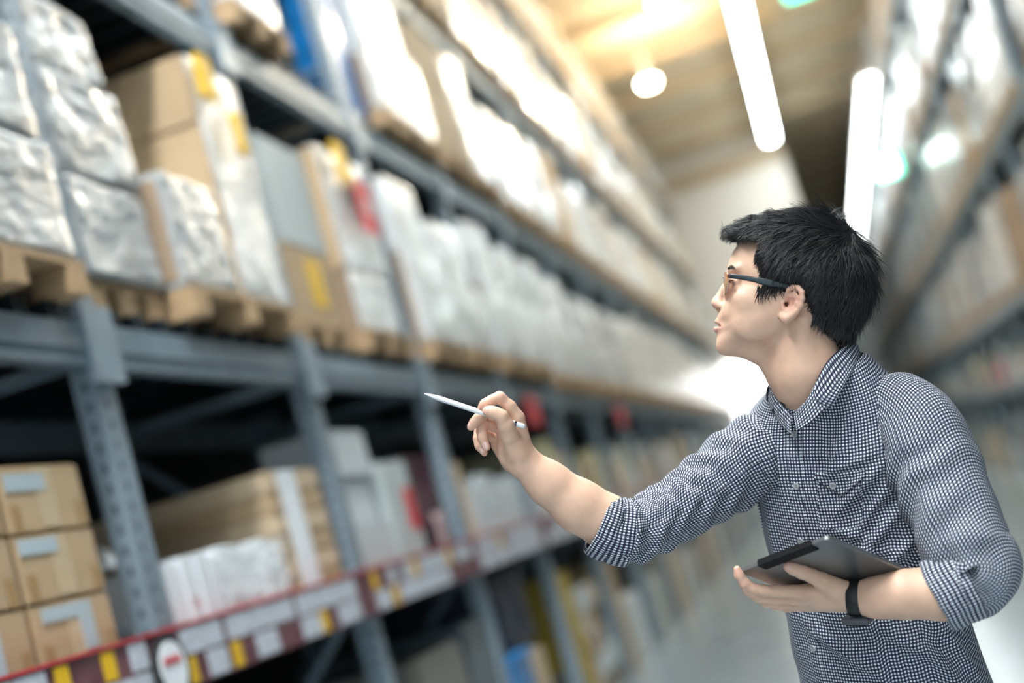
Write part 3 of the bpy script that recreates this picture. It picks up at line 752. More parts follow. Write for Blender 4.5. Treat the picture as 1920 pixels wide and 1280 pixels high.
# brow, sockets, lids, nose, lips, cheeks (both sides)
for sg in (1, -1):
    BODY.add(*cone(H(1373, 508, 9 * sg), H(1382, 505, 46 * sg), 7 * K, 6 * K), k=0.010)
    BODY.add(*ell(H(1366, 530, 34 * sg), np.array([11, 9, 17]) * K, np.array([HF, HU, HW])), k=0.010, sub=True)
    BODY.add(*chainfn(HX([(1377, 528, 19 * sg, 4.5), (1374, 525, 33 * sg, 5.4), (1383, 529, 49 * sg, 6.4)]), 0.003), k=0.004)
    BODY.add(*chainfn(HX([(1379, 541, 20 * sg, 4), (1377, 543, 34 * sg, 4.8), (1386, 539, 48 * sg, 5.6)]), 0.003), k=0.005)
    BODY.add(*ell(H(1412, 606, 54 * sg), np.array([34, 32, 12]) * K, np.array([HF, HU, HW])), k=0.030)
    BODY.add(*ell(H(1404, 564, 58 * sg), np.array([30, 17, 13]) * K, np.array([HF, HU, HW])), k=0.016)
    BODY.add(*ell(H(1376, 575, 34 * sg), np.array([14, 18, 14]) * K, np.array([HF, HU, HW])), k=0.016)
    BODY.add(*cone(H(1350, 571, 9 * sg), H(1356, 574, 14 * sg), 7.5 * K, 6.5 * K), k=0.004)
    BODY.add(*cone(H(1348, 580, 6.5 * sg), H(1352, 570, 7 * sg), 2.8 * K, 2.5 * K), k=0.002, sub=True)
BODY.add(*chainfn(HX([(1370, 520, 0, 7), (1361, 542, 0, 8.5), (1350, 559, 0, 9.5)]), 0.006), k=0.007)
BODY.add(*ell(H(1345.6, 566.5, 0), np.array([10.5, 9.5, 12.5]) * K, np.array([HF, HU, HW])), k=0.005)
BODY.add(*cone(H(1343, 573, 0), H(1350, 581, 0), 4.2 * K, 4 * K), k=0.004)
BODY.add(*chainfn(HX([(1358, 611, -27, 2.5), (1350.5, 604, -14, 3.8), (1347, 601.8, -4, 4.8), (1347, 601.8, 4, 4.8), (1350.5, 604, 14, 3.8), (1358, 611, 27, 2.5)]), 0.003), k=0.003)
BODY.add(*chainfn(HX([(1358, 614, -26, 2.5), (1350, 616, -13, 4.6), (1345.4, 616.8, 0, 5.6), (1350, 616, 13, 4.6), (1358, 614, 26, 2.5)]), 0.003), k=0.003)
BODY.add(*chainfn(HX([(1360, 613, -29, 1.2), (1350, 610, -14, 2.2), (1345, 609, 0, 2.6), (1350, 610, 14, 2.2), (1360, 613, 29, 1.2)]), 0.002), k=0.0022, sub=True)
# ears
for sg in (1, -1):
    E_ = lambda pts: HX([(p[0], p[1], p[2] * sg, p[3]) for p in pts])
    BODY.add(*chainfn(E_([(1474, 556, 76, 7), (1484, 560, 82, 8), (1482, 578, 82, 8), (1470, 592, 78, 8)]), 0.006), k=0.005)
    BODY.add(*chainfn(E_([(1466, 567, 77, 3), (1469, 556, 82, 3.4), (1473, 547, 87, 4.2), (1480, 543, 91, 4.4), (1489, 545, 95, 4.6), (1495, 553, 98, 4.8), (1496, 564, 98, 4.8), (1493, 577, 96, 4.8), (1486, 588, 93, 4.8), (1478, 595, 89, 6)]), 0.003), k=0.003)
    BODY.add(*chainfn(E_([(1478, 594, 88, 7), (1468, 600, 84, 8.5), (1461, 595, 79, 6.5)]), 0.005), k=0.004)
    BODY.add(*ell(H(1475, 573, 93 * sg), np.array([10, 12, 10]) * K, np.array([HF, HU, HW])), k=0.003, sub=True)
    BODY.add(*cone(H(1478, 553, 95 * sg), H(1480, 562, 95 * sg), 4.0 * K, 3.2 * K), k=0.003, sub=True)
    BODY.add(*chainfn(E_([(1483, 551, 90, 2.8), (1487, 561, 92, 3.2), (1486, 573, 92, 3.2), (1480, 584, 90, 3.4), (1471, 588, 87, 3.2)]), 0.003), k=0.003)
    BODY.add(*cone(H(1463, 572, 78 * sg), H(1464, 583, 79 * sg), 4.6 * K, 4.2 * K), k=0.003)
    BODY.add(*cone(H(1466, 574, 92 * sg), H(1472, 574, 62 * sg), 3.4 * K, 3.0 * K), k=0.002, sub=True)

# right arm and hand
chain(BODY, X([(1400, 868, -85, 42), (1300, 930, -60, 42), (1196, 994, -20, 38)]), 0.012)
chain(BODY, X([(1196, 994, -20, 38), (1140, 979, -14, 48), (1085, 948, -10, 46.5), (1030, 907, -5, 38), (985, 868, 0, 31)]), 0.02)
BODY.add(*cone(Q(978, 862, -2), Q(962, 838, 2), 29 * K, 25 * K), k=0.012)
def hand(F, rays, fingers, k_f=0.0028):
    for r in rays: F.add(*cone(Q(*r[0][:3]), Q(*r[1][:3]), r[0][3] * K, r[1][3] * K), k=0.006)
    for f_ in fingers: F.add(*chainfn(X(f_), 0.006), k=k_f)
hand(BODY,
     [((978, 850, 2, 24), (970, 786, 10, 14.5)), ((968, 852, -6, 24), (956, 796, -8, 14)), ((960, 855, -14, 23), (944, 810, -24, 13.5)), ((962, 862, -16, 24), (934, 834, -38, 14)),
      ((972, 850, 16, 23), (953, 812, 32, 17)), ((955, 850, -12, 20), (948, 818, -10, 16))],
     [[(971, 782, 12, 13.2), (956, 762, 17, 11), (936.5, 745, 21, 10.6), (922, 750, 26, 8.8), (909, 757, 29, 8.6), (902, 764.5, 30, 7)],
      [(953, 790, -6, 12.5), (934, 776, 0, 10.2), (917, 771, 4, 10.2), (897, 783, 10, 8.8), (889, 793, 12, 8.6), (882.5, 801, 13, 7)],
      [(942, 806, -22, 12.5), (922, 796, -14, 10.5), (906, 791, -8, 10.2), (903, 806, -1, 9.4), (905, 820, 4, 9.2), (912, 838, 8, 7.8)],
      [(933, 826, -38, 11.5), (914, 814, -32, 9.2), (899, 809, -26, 9.0), (896, 822, -20, 8.2), (899, 836, -16, 8.0), (908, 849, -12, 6.6)],
      [(956, 818, 34, 17), (949, 798, 42, 14.5), (940, 781, 47, 12.6), (930, 775, 47, 10.8), (920, 772, 46, 10.6), (913, 770.5, 45, 8.6)]])
# left arm and hand
chain(BODY, X([(1745, 870, 110, 46), (1800, 985, 165, 45), (1848, 1082, 198, 44)]), 0.02)
chain(BODY, X([(1848, 1082, 198, 44), (1765, 1110, 188, 45), (1695, 1114, 172, 39), (1645, 1120, 152, 32), (1602, 1121, 134, 27)]), 0.02)
hand(BODY,
     [((1600, 1121, 132, 26.5), (1545, 1119, 104, 25)), ((1550, 1112, 108, 22), (1488, 1110, 106, 13)), ((1550, 1118, 98, 23), (1488, 1120, 82, 13.5)), ((1550, 1124, 88, 22), (1492, 1129, 60, 13)), ((1552, 1126, 80, 20), (1500, 1134, 40, 12)),
      ((1590, 1112, 134, 21), (1545, 1092, 136, 17)), ((1572, 1108, 120, 20), (1520, 1112, 112, 16))],
     [[(1490, 1109, 106, 12.5), (1458, 1108, 106, 10.8), (1428, 1107, 106, 10.6), (1410, 1103, 110, 9.6), (1396, 1093, 114, 9.2), (1386, 1078, 117, 8), (1382, 1067, 118, 6.8)],
      [(1490, 1120, 82, 12.5), (1455, 1121, 78, 10.8), (1422, 1118, 76, 10.4), (1404, 1108, 78, 9), (1392, 1092, 82, 8)],
      [(1494, 1129, 60, 12), (1464, 1131, 54, 10.4), (1436, 1127, 50, 10), (1418, 1116, 50, 8.8), (1406, 1100, 52, 7.6)],
      [(1500, 1134, 40, 11), (1476, 1137, 32, 9.4), (1454, 1134, 28, 9), (1440, 1124, 26, 8), (1430, 1112, 26, 7)],
      [(1566, 1104, 128, 19), (1540, 1088, 143, 14.5), (1522, 1079, 151, 12.4), (1504, 1072, 158, 11.8), (1488, 1066, 163, 10.6), (1478, 1062, 166, 9)]])
bp, bq = BODY.mesh(0.00125, Q(870, 1200, -260) - 0.05, Q(1930, 380, 330) + 0.02)
def vnorm(v, f):
    n = np.zeros_like(v); a = np.cross(v[f[:, 2]] - v[f[:, 0]], v[f[:, 3]] - v[f[:, 1]])
    for i in range(4): np.add.at(n, f[:, i], a)
    return n / (np.linalg.norm(n, axis=1, keepdims=True) + 1e-12)
def smooth_pts(v, f, it, lam=0.5):
    for _ in range(it):
        acc = np.zeros_like(v); cnt = np.zeros(len(v))
        for i in range(4):
            j = (i + 1) % 4
            np.add.at(acc, f[:, i], v[f[:, j]]); np.add.at(cnt, f[:, i], 1)
            np.add.at(acc, f[:, j], v[f[:, i]]); np.add.at(cnt, f[:, j], 1)
        v = v + lam * (acc / np.maximum(cnt, 1)[:, None] - v)
    return v
bp = np.asarray(bp, float); bq = np.asarray(bq)
_s1 = smooth_pts(bp, bq, 2, 0.4); _s2 = smooth_pts(_s1, bq, 7, 0.5)
_k = np.clip(np.min([np.linalg.norm(bp - H(*c), axis=1) for c in ((1480, 572, 88), (1480, 572, -88), (1352, 590, 0))], axis=0) / K / 10 - 3.4, 0, 1)[:, None]
bp = _s1 * (1 - _k) + _s2 * _k
def big_mesh(name, v, f, m, parent, uv=None, col=None):
    me = bpy.data.meshes.new(name)
    v = np.asarray(v, np.float32); f = np.asarray(f, np.int32); k = f.shape[1]
    me.vertices.add(len(v)); me.vertices.foreach_set('co', v.ravel())
    me.loops.add(f.size); me.loops.foreach_set('vertex_index', f.ravel())
    me.polygons.add(len(f)); me.polygons.foreach_set('loop_start', np.arange(0, f.size, k, dtype=np.int32)); me.polygons.foreach_set('loop_total', np.full(len(f), k, np.int32))
    me.polygons.foreach_set('use_smooth', np.ones(len(f), bool))
    if uv is not None:
        l = me.uv_layers.new(name='UVMap'); l.data.foreach_set('uv', np.asarray(uv, np.float32)[f.ravel()].ravel() if len(uv) == len(v) else np.asarray(uv, np.float32).ravel())
    if col is not None:
        a = me.attributes.new('tone', 'FLOAT_COLOR', 'POINT'); a.data.foreach_set('color', np.concatenate([col, np.ones((len(col), 1))], 1).astype(np.float32).ravel())
    me.update(calc_edges=True); me.validate()
    for q in (m if isinstance(m, (list, tuple)) else [m]): me.materials.append(q)
    return link(name, me, parent)
# skin tones and painted ear-canal shade: lips, ears, fingertips, brow of hair roots
tone = np.tile(np.array([0.70, 0.445, 0.315]), (len(bp), 1))
def blot(c, r, col, k):
    global tone
    d = np.linalg.norm(bp - c, axis=1); w = (k * np.exp(-(d / (r * K)) ** 2))[:, None]; tone = tone * (1 - w) + np.array(col) * w
for wv in (-20, -10, 0, 10, 20):
    kx = abs(wv) * .33
    blot(H(1345 + kx, 600 + kx * .4, wv), 5, (0.50, 0.22, 0.19), 0.55); blot(H(1343 + kx, 617, wv), 6.5, (0.62, 0.27, 0.25), 0.75)
for sg in (1, -1):
    blot(H(1484, 566, 92 * sg), 24, (0.66, 0.33, 0.25), 0.55); blot(H(1472, 573, 84 * sg), 8, (0.42, 0.13, 0.09), 0.6); blot(H(1470, 574, 74 * sg), 7, (0.12, 0.03, 0.02), 0.9)  # last dark spot paints shade into the ear canal
    blot(H(1350, 577, 8 * sg), 6, (0.5, 0.2, 0.15), 0.5)
blot(H(1340, 567, 0), 13, (0.74, 0.42, 0.34), 0.6)
for p in ((902, 765, 30), (882, 801, 13), (912, 838, 8), (908, 849, -12), (909, 771, 45), (936, 742, 20), (906, 792, -6), (899, 810, -24), (940, 805, 5), (925, 815, 0), (1381, 1066, 118), (1478, 1062, 166), (1396, 1096, 114)):
    blot(Q(*p), 15, (0.70, 0.36, 0.28), 0.55)
def skin_material():
    m = bpy.data.materials.new('skin'); m.use_nodes = True; nt = m.node_tree; N = nt.nodes; L = nt.links; b = N['Principled BSDF']
    at = N.new('ShaderNodeAttribute'); at.attribute_name = 'tone'
    tc = N.new('ShaderNodeTexCoord'); n = N.new('ShaderNodeTexNoise'); n.inputs['Scale'].default_value = 38; n.inputs['Detail'].default_value = 5; L.new(tc.outputs['Object'], n.inputs['Vector'])
    mr = N.new('ShaderNodeMapRange'); mr.inputs[1].default_value = .35; mr.inputs[2].default_value = .65; mr.inputs[3].default_value = 0.93; mr.inputs[4].default_value = 1.04; L.new(n.outputs['Fac'], mr.inputs[0])
    hs = N.new('ShaderNodeHueSaturation'); L.new(at.outputs['Color'], hs.inputs['Color']); L.new(mr.outputs[0], hs.inputs['Value']); L.new(hs.outputs[0], b.inputs['Base Color'])
    b.inputs['Roughness'].default_value = 0.48; b.inputs['Specular IOR Level'].default_value = 0.4
    b.inputs['Subsurface Weight'].default_value = 0.18; b.inputs['Subsurface Radius'].default_value = (1.0, 0.35, 0.2); b.inputs['Subsurface Scale'].default_value = 0.006
    n2 = N.new('ShaderNodeTexNoise'); n2.inputs['Scale'].default_value = 700; L.new(tc.outputs['Object'], n2.inputs['Vector'])
    bp_ = N.new('ShaderNodeBump'); bp_.inputs['Strength'].default_value = 0.06; bp_.inputs['Distance'].default_value = 0.001; L.new(n2.outputs['Fac'], bp_.inputs['Height']); L.new(bp_.outputs[0], b.inputs['Normal'])
    return m
SKIN = skin_material()
big_mesh('body', W2(bp), bq, SKIN, MAN, col=tone)

# eyes, brows, nails
EYEW = mat('eye_white', (0.75, 0.72, 0.70), 0.15, coat=0.5); IRIS = mat('dark_brown_iris', (0.03, 0.016, 0.01), 0.1, coat=1.0)
def sphere_pts(c, r, n=16):
    v = []; f_ = []
    for i in range(n + 1):
        for j in range(2 * n):
            t = math.pi * i / n; p = math.pi * j / n; v.append(c + r * np.array([math.sin(t) * math.cos(p), math.sin(t) * math.sin(p), math.cos(t)]))
    for i in range(n):
        for j in range(2 * n): f_.append((i * 2 * n + j, (i + 1) * 2 * n + j, (i + 1) * 2 * n + (j + 1) % (2 * n), i * 2 * n + (j + 1) % (2 * n)))
    return np.array(v), f_
for sg in (1, -1):
    c = H(1387.5, 534, 33 * sg); v, f_ = sphere_pts(c, 12.4 * K); b = MB(); b.smooth = True; b.add(W2(v), f_); eye = b.build('eye', EYEW, MAN)
    v, f_ = sphere_pts(c + HF * 7.2 * K + HU * 0.8 * K, 5.9 * K, 10); b = MB(); b.smooth = True; b.add(W2(v), f_); b.build('iris', IRIS, eye)
HAIRM = bpy.data.materials.new('black_hair'); HAIRM.use_nodes = True
_b = HAIRM.node_tree.nodes['Principled BSDF']; _b.inputs['Base Color'].default_value = (0.010, 0.0098, 0.010, 1); _b.inputs['Roughness'].default_value = 0.38; _b.inputs['Specular IOR Level'].default_value = 0.55
_oi = HAIRM.node_tree.nodes.new('ShaderNodeNewGeometry'); _mr = HAIRM.node_tree.nodes.new('ShaderNodeMapRange'); _mr.inputs[3].default_value = 0.30; _mr.inputs[4].default_value = 0.55
HAIRM.node_tree.links.new(_oi.outputs['Random Per Island'], _mr.inputs[0]); HAIRM.node_tree.links.new(_mr.outputs[0], _b.inputs['Roughness'])
def tuft(b, pts, w0, w1, nrm):
    """tapered hair clump through pts, triangular section"""
    pts = [np.asarray(p) for p in pts]; n = len(pts); vs = []
    for i, p in enumerate(pts):
        d = pts[min(i + 1, n - 1)] - pts[max(i - 1, 0)]; d = d / (np.linalg.norm(d) + 1e-9)
        s = np.cross(d, nrm); s = s / (np.linalg.norm(s) + 1e-9); u = np.cross(s, d)
        t = i / (n - 1); w = (w0 * (1 - t ** 1.6) + w1 * t ** 1.6) * K
        vs += [p + s * w, p + u * w * 0.55, p - s * w]
    fs = []
    for i in range(n - 1):
        for k in range(3): fs.append((3*i + k, 3*i + (k+1) % 3, 3*i + 3 + (k+1) % 3, 3*i + 3 + k))
    b.add(W2(np.array(vs)), fs)
for sg in (1, -1):
    b = MB(); b.smooth = True
    for i in range(60):                                       # upper lashes
        t = rng.random(); p = H(1371.5 + 9 * t * t, 530 - 1.5 * math.sin(t * 3), (20 + 30 * t) * sg); tuft(b, [p + HF * -2 * K, p + HF * 2.5 * K - HU * 1.0 * K, p + HF * 6 * K + HU * 1.0 * K], 0.6, 0.1, HU)
    for i in range(90):
        t = rng.random(); w = (7 + 42 * t) * sg; x = 1366.5 + 10 * t ** 1.6; yv = 507 - 5 * math.sin(t * 2.4) + rng.normal() * 1.6
        p = H(x - 1.5, yv, w); d = HW * sg * (5 + 3 * rng.random()) * K + HU * (1.5 - 3 * t) * K - HF * (2 + 2 * t) * K
        tuft(b, [p, p + d * .6 + HF * .8 * K, p + d * 1.2], 0.7, 0.1, HF)
    o = b.build('eyebrow', HAIRM, MAN); o['kind'] = 'stuff'
NAIL = mat('finger_nail', (0.68, 0.44, 0.38), 0.25, coat=0.4)
def nail(c, d, n, l, w):
    """small curved plate at c, length along d, facing n"""
    c = Q(*c); d = np.array(d, float); d /= np.linalg.norm(d); n = np.array(n, float); n -= d * (n @ d); n /= np.linalg.norm(n); s = np.cross(n, d)
    b = MB(); b.smooth = True; vs = []
    for i in range(7):
        for j in range(7):
            u = -1 + i / 3; v = -1 + j / 3; rr2 = (abs(u) ** 3 + abs(v) ** 3) ** (1 / 3); kx = max(abs(u), abs(v)); sc = kx / rr2 if rr2 > 0 else 1
            u2, v2 = u * sc, v * sc
            vs.append(c + (d * u2 * l + s * v2 * w + n * (1.6 - 1.9 * v2 * v2 - 0.9 * u2 * u2 * (u2 > 0))) * K)
    fs = [(i * 7 + j, i * 7 + j + 1, (i + 1) * 7 + j + 1, (i + 1) * 7 + j) for i in range(6) for j in range(6)]
    b.add(W2(np.array(vs)), fs); b.build('nail', NAIL, MAN)
nail((918, 768, 55.2), (-1, .05, 0), (0.1, 0.35, 1), 7, 6)
nail((909.5, 835, 14.2), (.4, -1, .2), (-0.25, 0, 1), 7, 5.5)
nail((902.5, 845, -6.5), (.55, -1, .2), (-0.5, 0, 1), 5.5, 4.5)
nail((881, 794, 17), (-.65, -1, .1), (-0.7, .4, .7), 6, 5)
nail((1483, 1062, 173), (-1, .3, .3), (0.1, .6, 1), 7, 6)

# ---------------------------------------------------------------- hair
HAIRP = [(1363,436),(1383,421),(1417,407),(1452,398),(1493,395),(1527,397),(1562,406),(1589,422),(1610,452),(1627,480),(1635,508),(1637,537),(1630,568),(1618,597),(1606,616),(1603,632),(1585,640),(1550,640),(1500,625),(1470,600),(1430,575),(1400,560),(1392,520),(1385,480),(1372,452)]
REGION = [(1340,440),(1372,449),(1388,452),(1406,455),(1424,461),(1413,474),(1409.5,488),(1411,505),(1413,520),(1417,540),(1421,556),(1436,556),(1451,550),(1464,543),(1478,539),(1491,541),(1500,553),(1504,572),(1513,588),(1519,602),(1528,622),(1541,637),(1556,650),(1578,648),(1592,640),(1640,640),(1680,560),(1680,380),(1340,380)]
HHG = gauge(HAIRP, (1500, 510), sm=5)
RP = np.array([ah(*p) for p in REGION])
def polysdf(x, y, V):
    d = np.full(len(x), 1e9); s = np.ones(len(x)); n = len(V)
    for i in range(n):
        a = V[i]; b = V[i - 1]; ex, ey = b - a; wx = x - a[0]; wy = y - a[1]
        t = np.clip((wx * ex + wy * ey) / (ex * ex + ey * ey), 0, 1); bx_ = wx - ex * t; by_ = wy - ey * t
        d = np.minimum(d, bx_ * bx_ + by_ * by_)
        c1 = y >= a[1]; c2 = y < b[1]; c3 = ex * wy > ey * wx
        fl = (c1 & c2 & c3) | (~c1 & ~c2 & ~c3); s = np.where(fl, -s, s)
    return s * np.sqrt(d)
_hh = np.array([-80, -40, 0, 40, 90, 125, 180.]); _hwv = np.array([62, 80, 89, 94, 97, 92, 84.])
def hairfn(P):
    a, h, w = to_head(P); r, R, x, y = HHG(a, h)
    Wd = np.interp(h, _hh, _hwv); n = 2.25
    g = ((r / R) ** n + (np.abs(w) / Wd) ** n) ** (1 / n) + 1e-6
    d = np.sqrt(x * x + y * y + w * w) * (1 - 1 / g)
    e = polysdf(a, h, RP) + 2.0
    k = 9.0; hh_ = np.clip(0.5 - 0.5 * (d - e) / k, 0, 1); m = d * (1 - hh_) + e * hh_ + k * hh_ * (1 - hh_)
    a0 = np.sin(a * 0.21 + h * 0.16 + 2 * np.sin(w * 0.06)) * np.sin(h * 0.13 - a * 0.08 + w * 0.12)
    return (m + 1.3 * a0) * K
HF_ = Field(); HF_.add(hairfn, H(1500, 510), 0.17, k=0.001)
hp, hq = HF_.mesh(0.002, H(1500, 510) - 0.19, H(1500, 510) + 0.19)
hp = smooth_pts(np.asarray(hp, float), np.asarray(hq), 2); hq = np.asarray(hq); hn = vnorm(hp, hq)
hair = big_mesh('hair', W2(hp), hq, HAIRM, MAN)
b = MB(); b.smooth = True
whorl = ah(1588, 432)
ctr = H(1500, 510)
outn = hn * np.sign(np.sum(hn * (hp - ctr), 1, keepdims=True))
idx = rng.choice(len(hp), 16000, replace=True)
ha, hhh, hw_ = to_head(hp)
ed = polysdf(ha, hhh, RP)
for i in idx:
    if ed[i] > -2: continue
    p = hp[i]; n = outn[i]
    a, h, w = ha[i], hhh[i], hw_[i]
    ra, rh = a - whorl[0], h - whorl[1]; rl = math.hypot(ra, rh, w * 0.4) + 1e-6
    top = max(0.0, min(1.0, (h - 95) / 50))
    cl = Vector((a / 21, h / 21, w / 21)); c1 = mnoise.noise(cl); c2 = mnoise.noise(cl + Vector((31, 7, 3))); c3 = mnoise.noise(cl * 2.6 + Vector((3, 71, 3)))
    fl = HF * (ra / rl * (0.75 + 0.4 * top) + 0.25 * top) + HU * (rh / rl * 0.7 - 0.7 * (1 - top)) + HW * (np.sign(w) * 0.12 * (1 - top)) + rng.normal(size=3) * 0.07
    fl -= n * (fl @ n); fl /= np.linalg.norm(fl) + 1e-9
    side = np.cross(n, fl); fl = fl + side * (0.75 * c1 + 0.35 * c3); fl /= np.linalg.norm(fl)
    cv = 0.5 * c2 + 0.12 * rng.normal()
    Lh = (34 + 34 * rng.random()) * (0.6 if h < 10 else 1.0) * K
    Lh = min(Lh, max(9 * K, (-ed[i] + 9) * K * (1.0 if fl @ HU < 0.2 else 2)))
    lift = (1.0 + 3.0 * rng.random() ** 2 + 3.5 * max(0, c2 + c3)) * (1 + 0.9 * top)
    pts = []
    for q in range(5):
        t = q / 4; pts.append(p + fl * Lh * t + side * cv * Lh * t * t + n * K * (-2.5 + lift * math.sin(math.pi * min(1, t * 1.05) * 0.75) - 1.2 * t * t))
    tuft(b, pts, 0.55 + 0.75 * rng.random(), 0.10, n)
# sideburn and nape tips, fringe that juts out past the forehead, loose crown hairs
for i in range(90):
    t = rng.random(); p = H(1416 + 50 * t, 552 - 9 * t + 4 * rng.normal(), 82 + 3 * rng.normal()); e = p + (-HU * (14 + 10 * rng.random()) * (1 - 0.5 * t) - HF * (2 + 4 * rng.normal())) * K + HW * 1.5 * K
    tuft(b, [p + HU * 8 * K, p, (p + e) / 2 + HW * K, e], 0.9, 0.1, HW)
for i in range(180):
    t = rng.random(); w = rng.uniform(-60, 70); p = H(1512 + 86 * t, 600 + 38 * t + 3 * rng.normal(), 0) ; ww = math.sqrt(max(0, 1 - t * t)) * 66 * rng.uniform(-1, 1) if rng.random() < .3 else math.sqrt(max(0.02, 1 - t * t)) * 70
    p = p + HW * ww * K; e = p + (-HU * (12 + 9 * rng.random()) + HF * (2 + 3 * rng.normal())) * K
    tuft(b, [p + HU * 12 * K, p, (p + e) / 2 + HW * K, e], 1.0, 0.1, HW)
for i in range(300):
    w = rng.uniform(-52, 60); p = H(1404 + 24 * rng.random(), 426 + 14 * rng.random(), w * 0.9)
    e = H(1366 + 12 * rng.random() + 0.0035 * w * w, 432 + 20 * rng.random(), w + 4 * rng.normal())
    m_ = (p + e) / 2 + HU * (3 + 5 * rng.random()) * K
    tuft(b, [p, p * .55 + m_ * .45 + HU * 2 * K, m_, m_ * .45 + e * .55 + HU * 1.5 * K, e], 1.2, 0.12, HU)
for i in range(90):
    t = rng.random(); p = H(1545 + 75 * t, 404 + 62 * t * t + 4, rng.uniform(-30, 40)); e = p + (HU * (14 + 10 * rng.random()) * (1 - t) - HF * (12 + 14 * rng.random()) + HW * 6 * rng.normal() - HU * 8 * t) * K
    tuft(b, [p - HU * 6 * K, p, (p + e) / 2 + HU * 3 * K, e], 0.5, 0.1, HW)
o = b.build('hair_strands', HAIRM, hair); o['kind'] = 'stuff'

# ---------------------------------------------------------------- cloth
def gingham(name='gingham_cotton'):
    m = bpy.data.materials.new(name); m.use_nodes = True; nt = m.node_tree; N = nt.nodes; L = nt.links; b = N['Principled BSDF']
    uv = N.new('ShaderNodeUVMap'); sp = N.new('ShaderNodeSeparateXYZ'); L.new(uv.outputs[0], sp.inputs[0])
    def M_(op, x, y=None):
        q = N.new('ShaderNodeMath'); q.operation = op
        for i, vv in enumerate((x, y)):
            if vv is None: continue
            if isinstance(vv, (int, float)): q.inputs[i].default_value = vv
            else: L.new(vv, q.inputs[i])
        return q.outputs[0]
    def stripe(c):
        fr = M_('FRACT', c); tri = M_('ABSOLUTE', M_('SUBTRACT', fr, 0.5))
        r = N.new('ShaderNodeMapRange'); r.interpolation_type = 'SMOOTHSTEP'; r.inputs[1].default_value = 0.215; r.inputs[2].default_value = 0.275; L.new(tri, r.inputs[0]); return r.outputs[0]
    a, c = stripe(sp.outputs[0]), stripe(sp.outputs[1])
    mx = N.new('ShaderNodeMix'); mx.data_type = 'RGBA'; mx.inputs[6].default_value = (0.74, 0.79, 0.80, 1); mx.inputs[7].default_value = (0.072, 0.078, 0.125, 1); L.new(a, mx.inputs[0])
    m2 = N.new('ShaderNodeMix'); m2.data_type = 'RGBA'; m2.inputs[6].default_value = (0.072, 0.078, 0.125, 1); m2.inputs[7].default_value = (0.008, 0.008, 0.024, 1); L.new(a, m2.inputs[0])
    m3 = N.new('ShaderNodeMix'); m3.data_type = 'RGBA'; L.new(c, m3.inputs[0]); L.new(mx.outputs[2], m3.inputs[6]); L.new(m2.outputs[2], m3.inputs[7]); L.new(m3.outputs[2], b.inputs['Base Color'])
    b.inputs['Roughness'].default_value = 0.8; b.inputs['Specular IOR Level'].default_value = 0.25; b.inputs['Sheen Weight'].default_value = 0.0
    n = N.new('ShaderNodeTexNoise'); n.inputs['Scale'].default_value = 55; n.inputs['Detail'].default_value = 3; tc = N.new('ShaderNodeTexCoord'); L.new(tc.outputs['Object'], n.inputs['Vector'])
    bb = N.new('ShaderNodeBump'); bb.inputs['Strength'].default_value = 0.22; bb.inputs['Distance'].default_value = 0.006; L.new(n.outputs['Fac'], bb.inputs['Height']); L.new(bb.outputs[0], b.inputs['Normal'])
    return m
GING = gingham(); PER = 0.0055
def catmull(P, m):
    P = np.asarray(P, float); n = len(P); t = np.linspace(0, n - 1, m); i = np.clip(t.astype(int), 0, n - 2); u = (t - i)[:, None]
    p0 = P[np.maximum(i - 1, 0)]; p1 = P[i]; p2 = P[i + 1]; p3 = P[np.minimum(i + 2, n - 1)]
    return 0.5 * (2 * p1 + (p2 - p0) * u + (2 * p0 - 5 * p1 + 4 * p2 - p3) * u ** 2 + (3 * p1 - p0 - 3 * p2 + p3) * u ** 3)
def nz(*c): return mnoise.noise(Vector(c))
def grid_mesh(name, G, uvg, m, parent, closed=True, thick=0.0):
    """G: rows x cols x 3 (metres, man's frame). closed: columns wrap"""
    R_, C_ = G.shape[:2]; v = W2(G.reshape(-1, 3)); cc = C_ if closed else C_ - 1
    r, c = np.meshgrid(np.arange(R_ - 1), np.arange(cc), indexing='ij'); r = r.ravel(); c = c.ravel(); c2 = (c + 1) % C_
    f_ = np.stack([r * C_ + c, r * C_ + c2, (r + 1) * C_ + c2, (r + 1) * C_ + c], 1)
    U = np.asarray(uvg)
    if U.shape[1] == C_ and closed: raise ValueError
    uvl = np.stack([U[r, c], U[r, c + 1], U[r + 1, c + 1], U[r + 1, c]], 1).reshape(-1, 2)
    o = big_mesh(name, v, f_, m, parent, uv=uvl)
    if thick:
        md = o.modifiers.new('thickness', 'SOLIDIFY'); md.thickness = thick; md.offset = 0
    return o

# torso: rings along the spine. (x, y, depth, half width, half depth, dip at the front)
TR = [(1782, 1600, -85, 196, 140, 0), (1725, 1440, -85, 190, 136, 0), (1692, 1330, -84, 184, 132, 0), (1664, 1235, -82, 179, 127, 0), (1640, 1140, -80, 176, 124, 0), (1617, 1060, -78, 178, 122, 0), (1598, 985, -74, 183, 121, 0), (1580, 905, -66, 186, 118, 0), (1566, 850, -56, 190, 113, 4), (1556, 810, -46, 186, 106, 10), (1550, 780, -38, 172, 98, 18), (1545, 752, -28, 140, 90, 18), (1540, 728, -18, 104, 84, 18), (1537, 712, -12, 84, 80, 14)]
NR, NP = 260, 240
_yaw = math.radians(43)
ctr_ = catmull([Q(t[0], t[1], t[2]) for t in TR], NR); par = catmull([[t[3] * K, t[4] * K, t[5] * K] for t in TR], NR)
ph = np.linspace(-math.pi, math.pi, NP, endpoint=False)
E10 = np.array([math.cos(_yaw), 0, math.sin(_yaw)])
tan = np.gradient(ctr_, axis=0); tan /= np.linalg.norm(tan, axis=1, keepdims=True)
TG = np.zeros((NR, NP, 3)); NRM = np.zeros((NR, NP, 3))
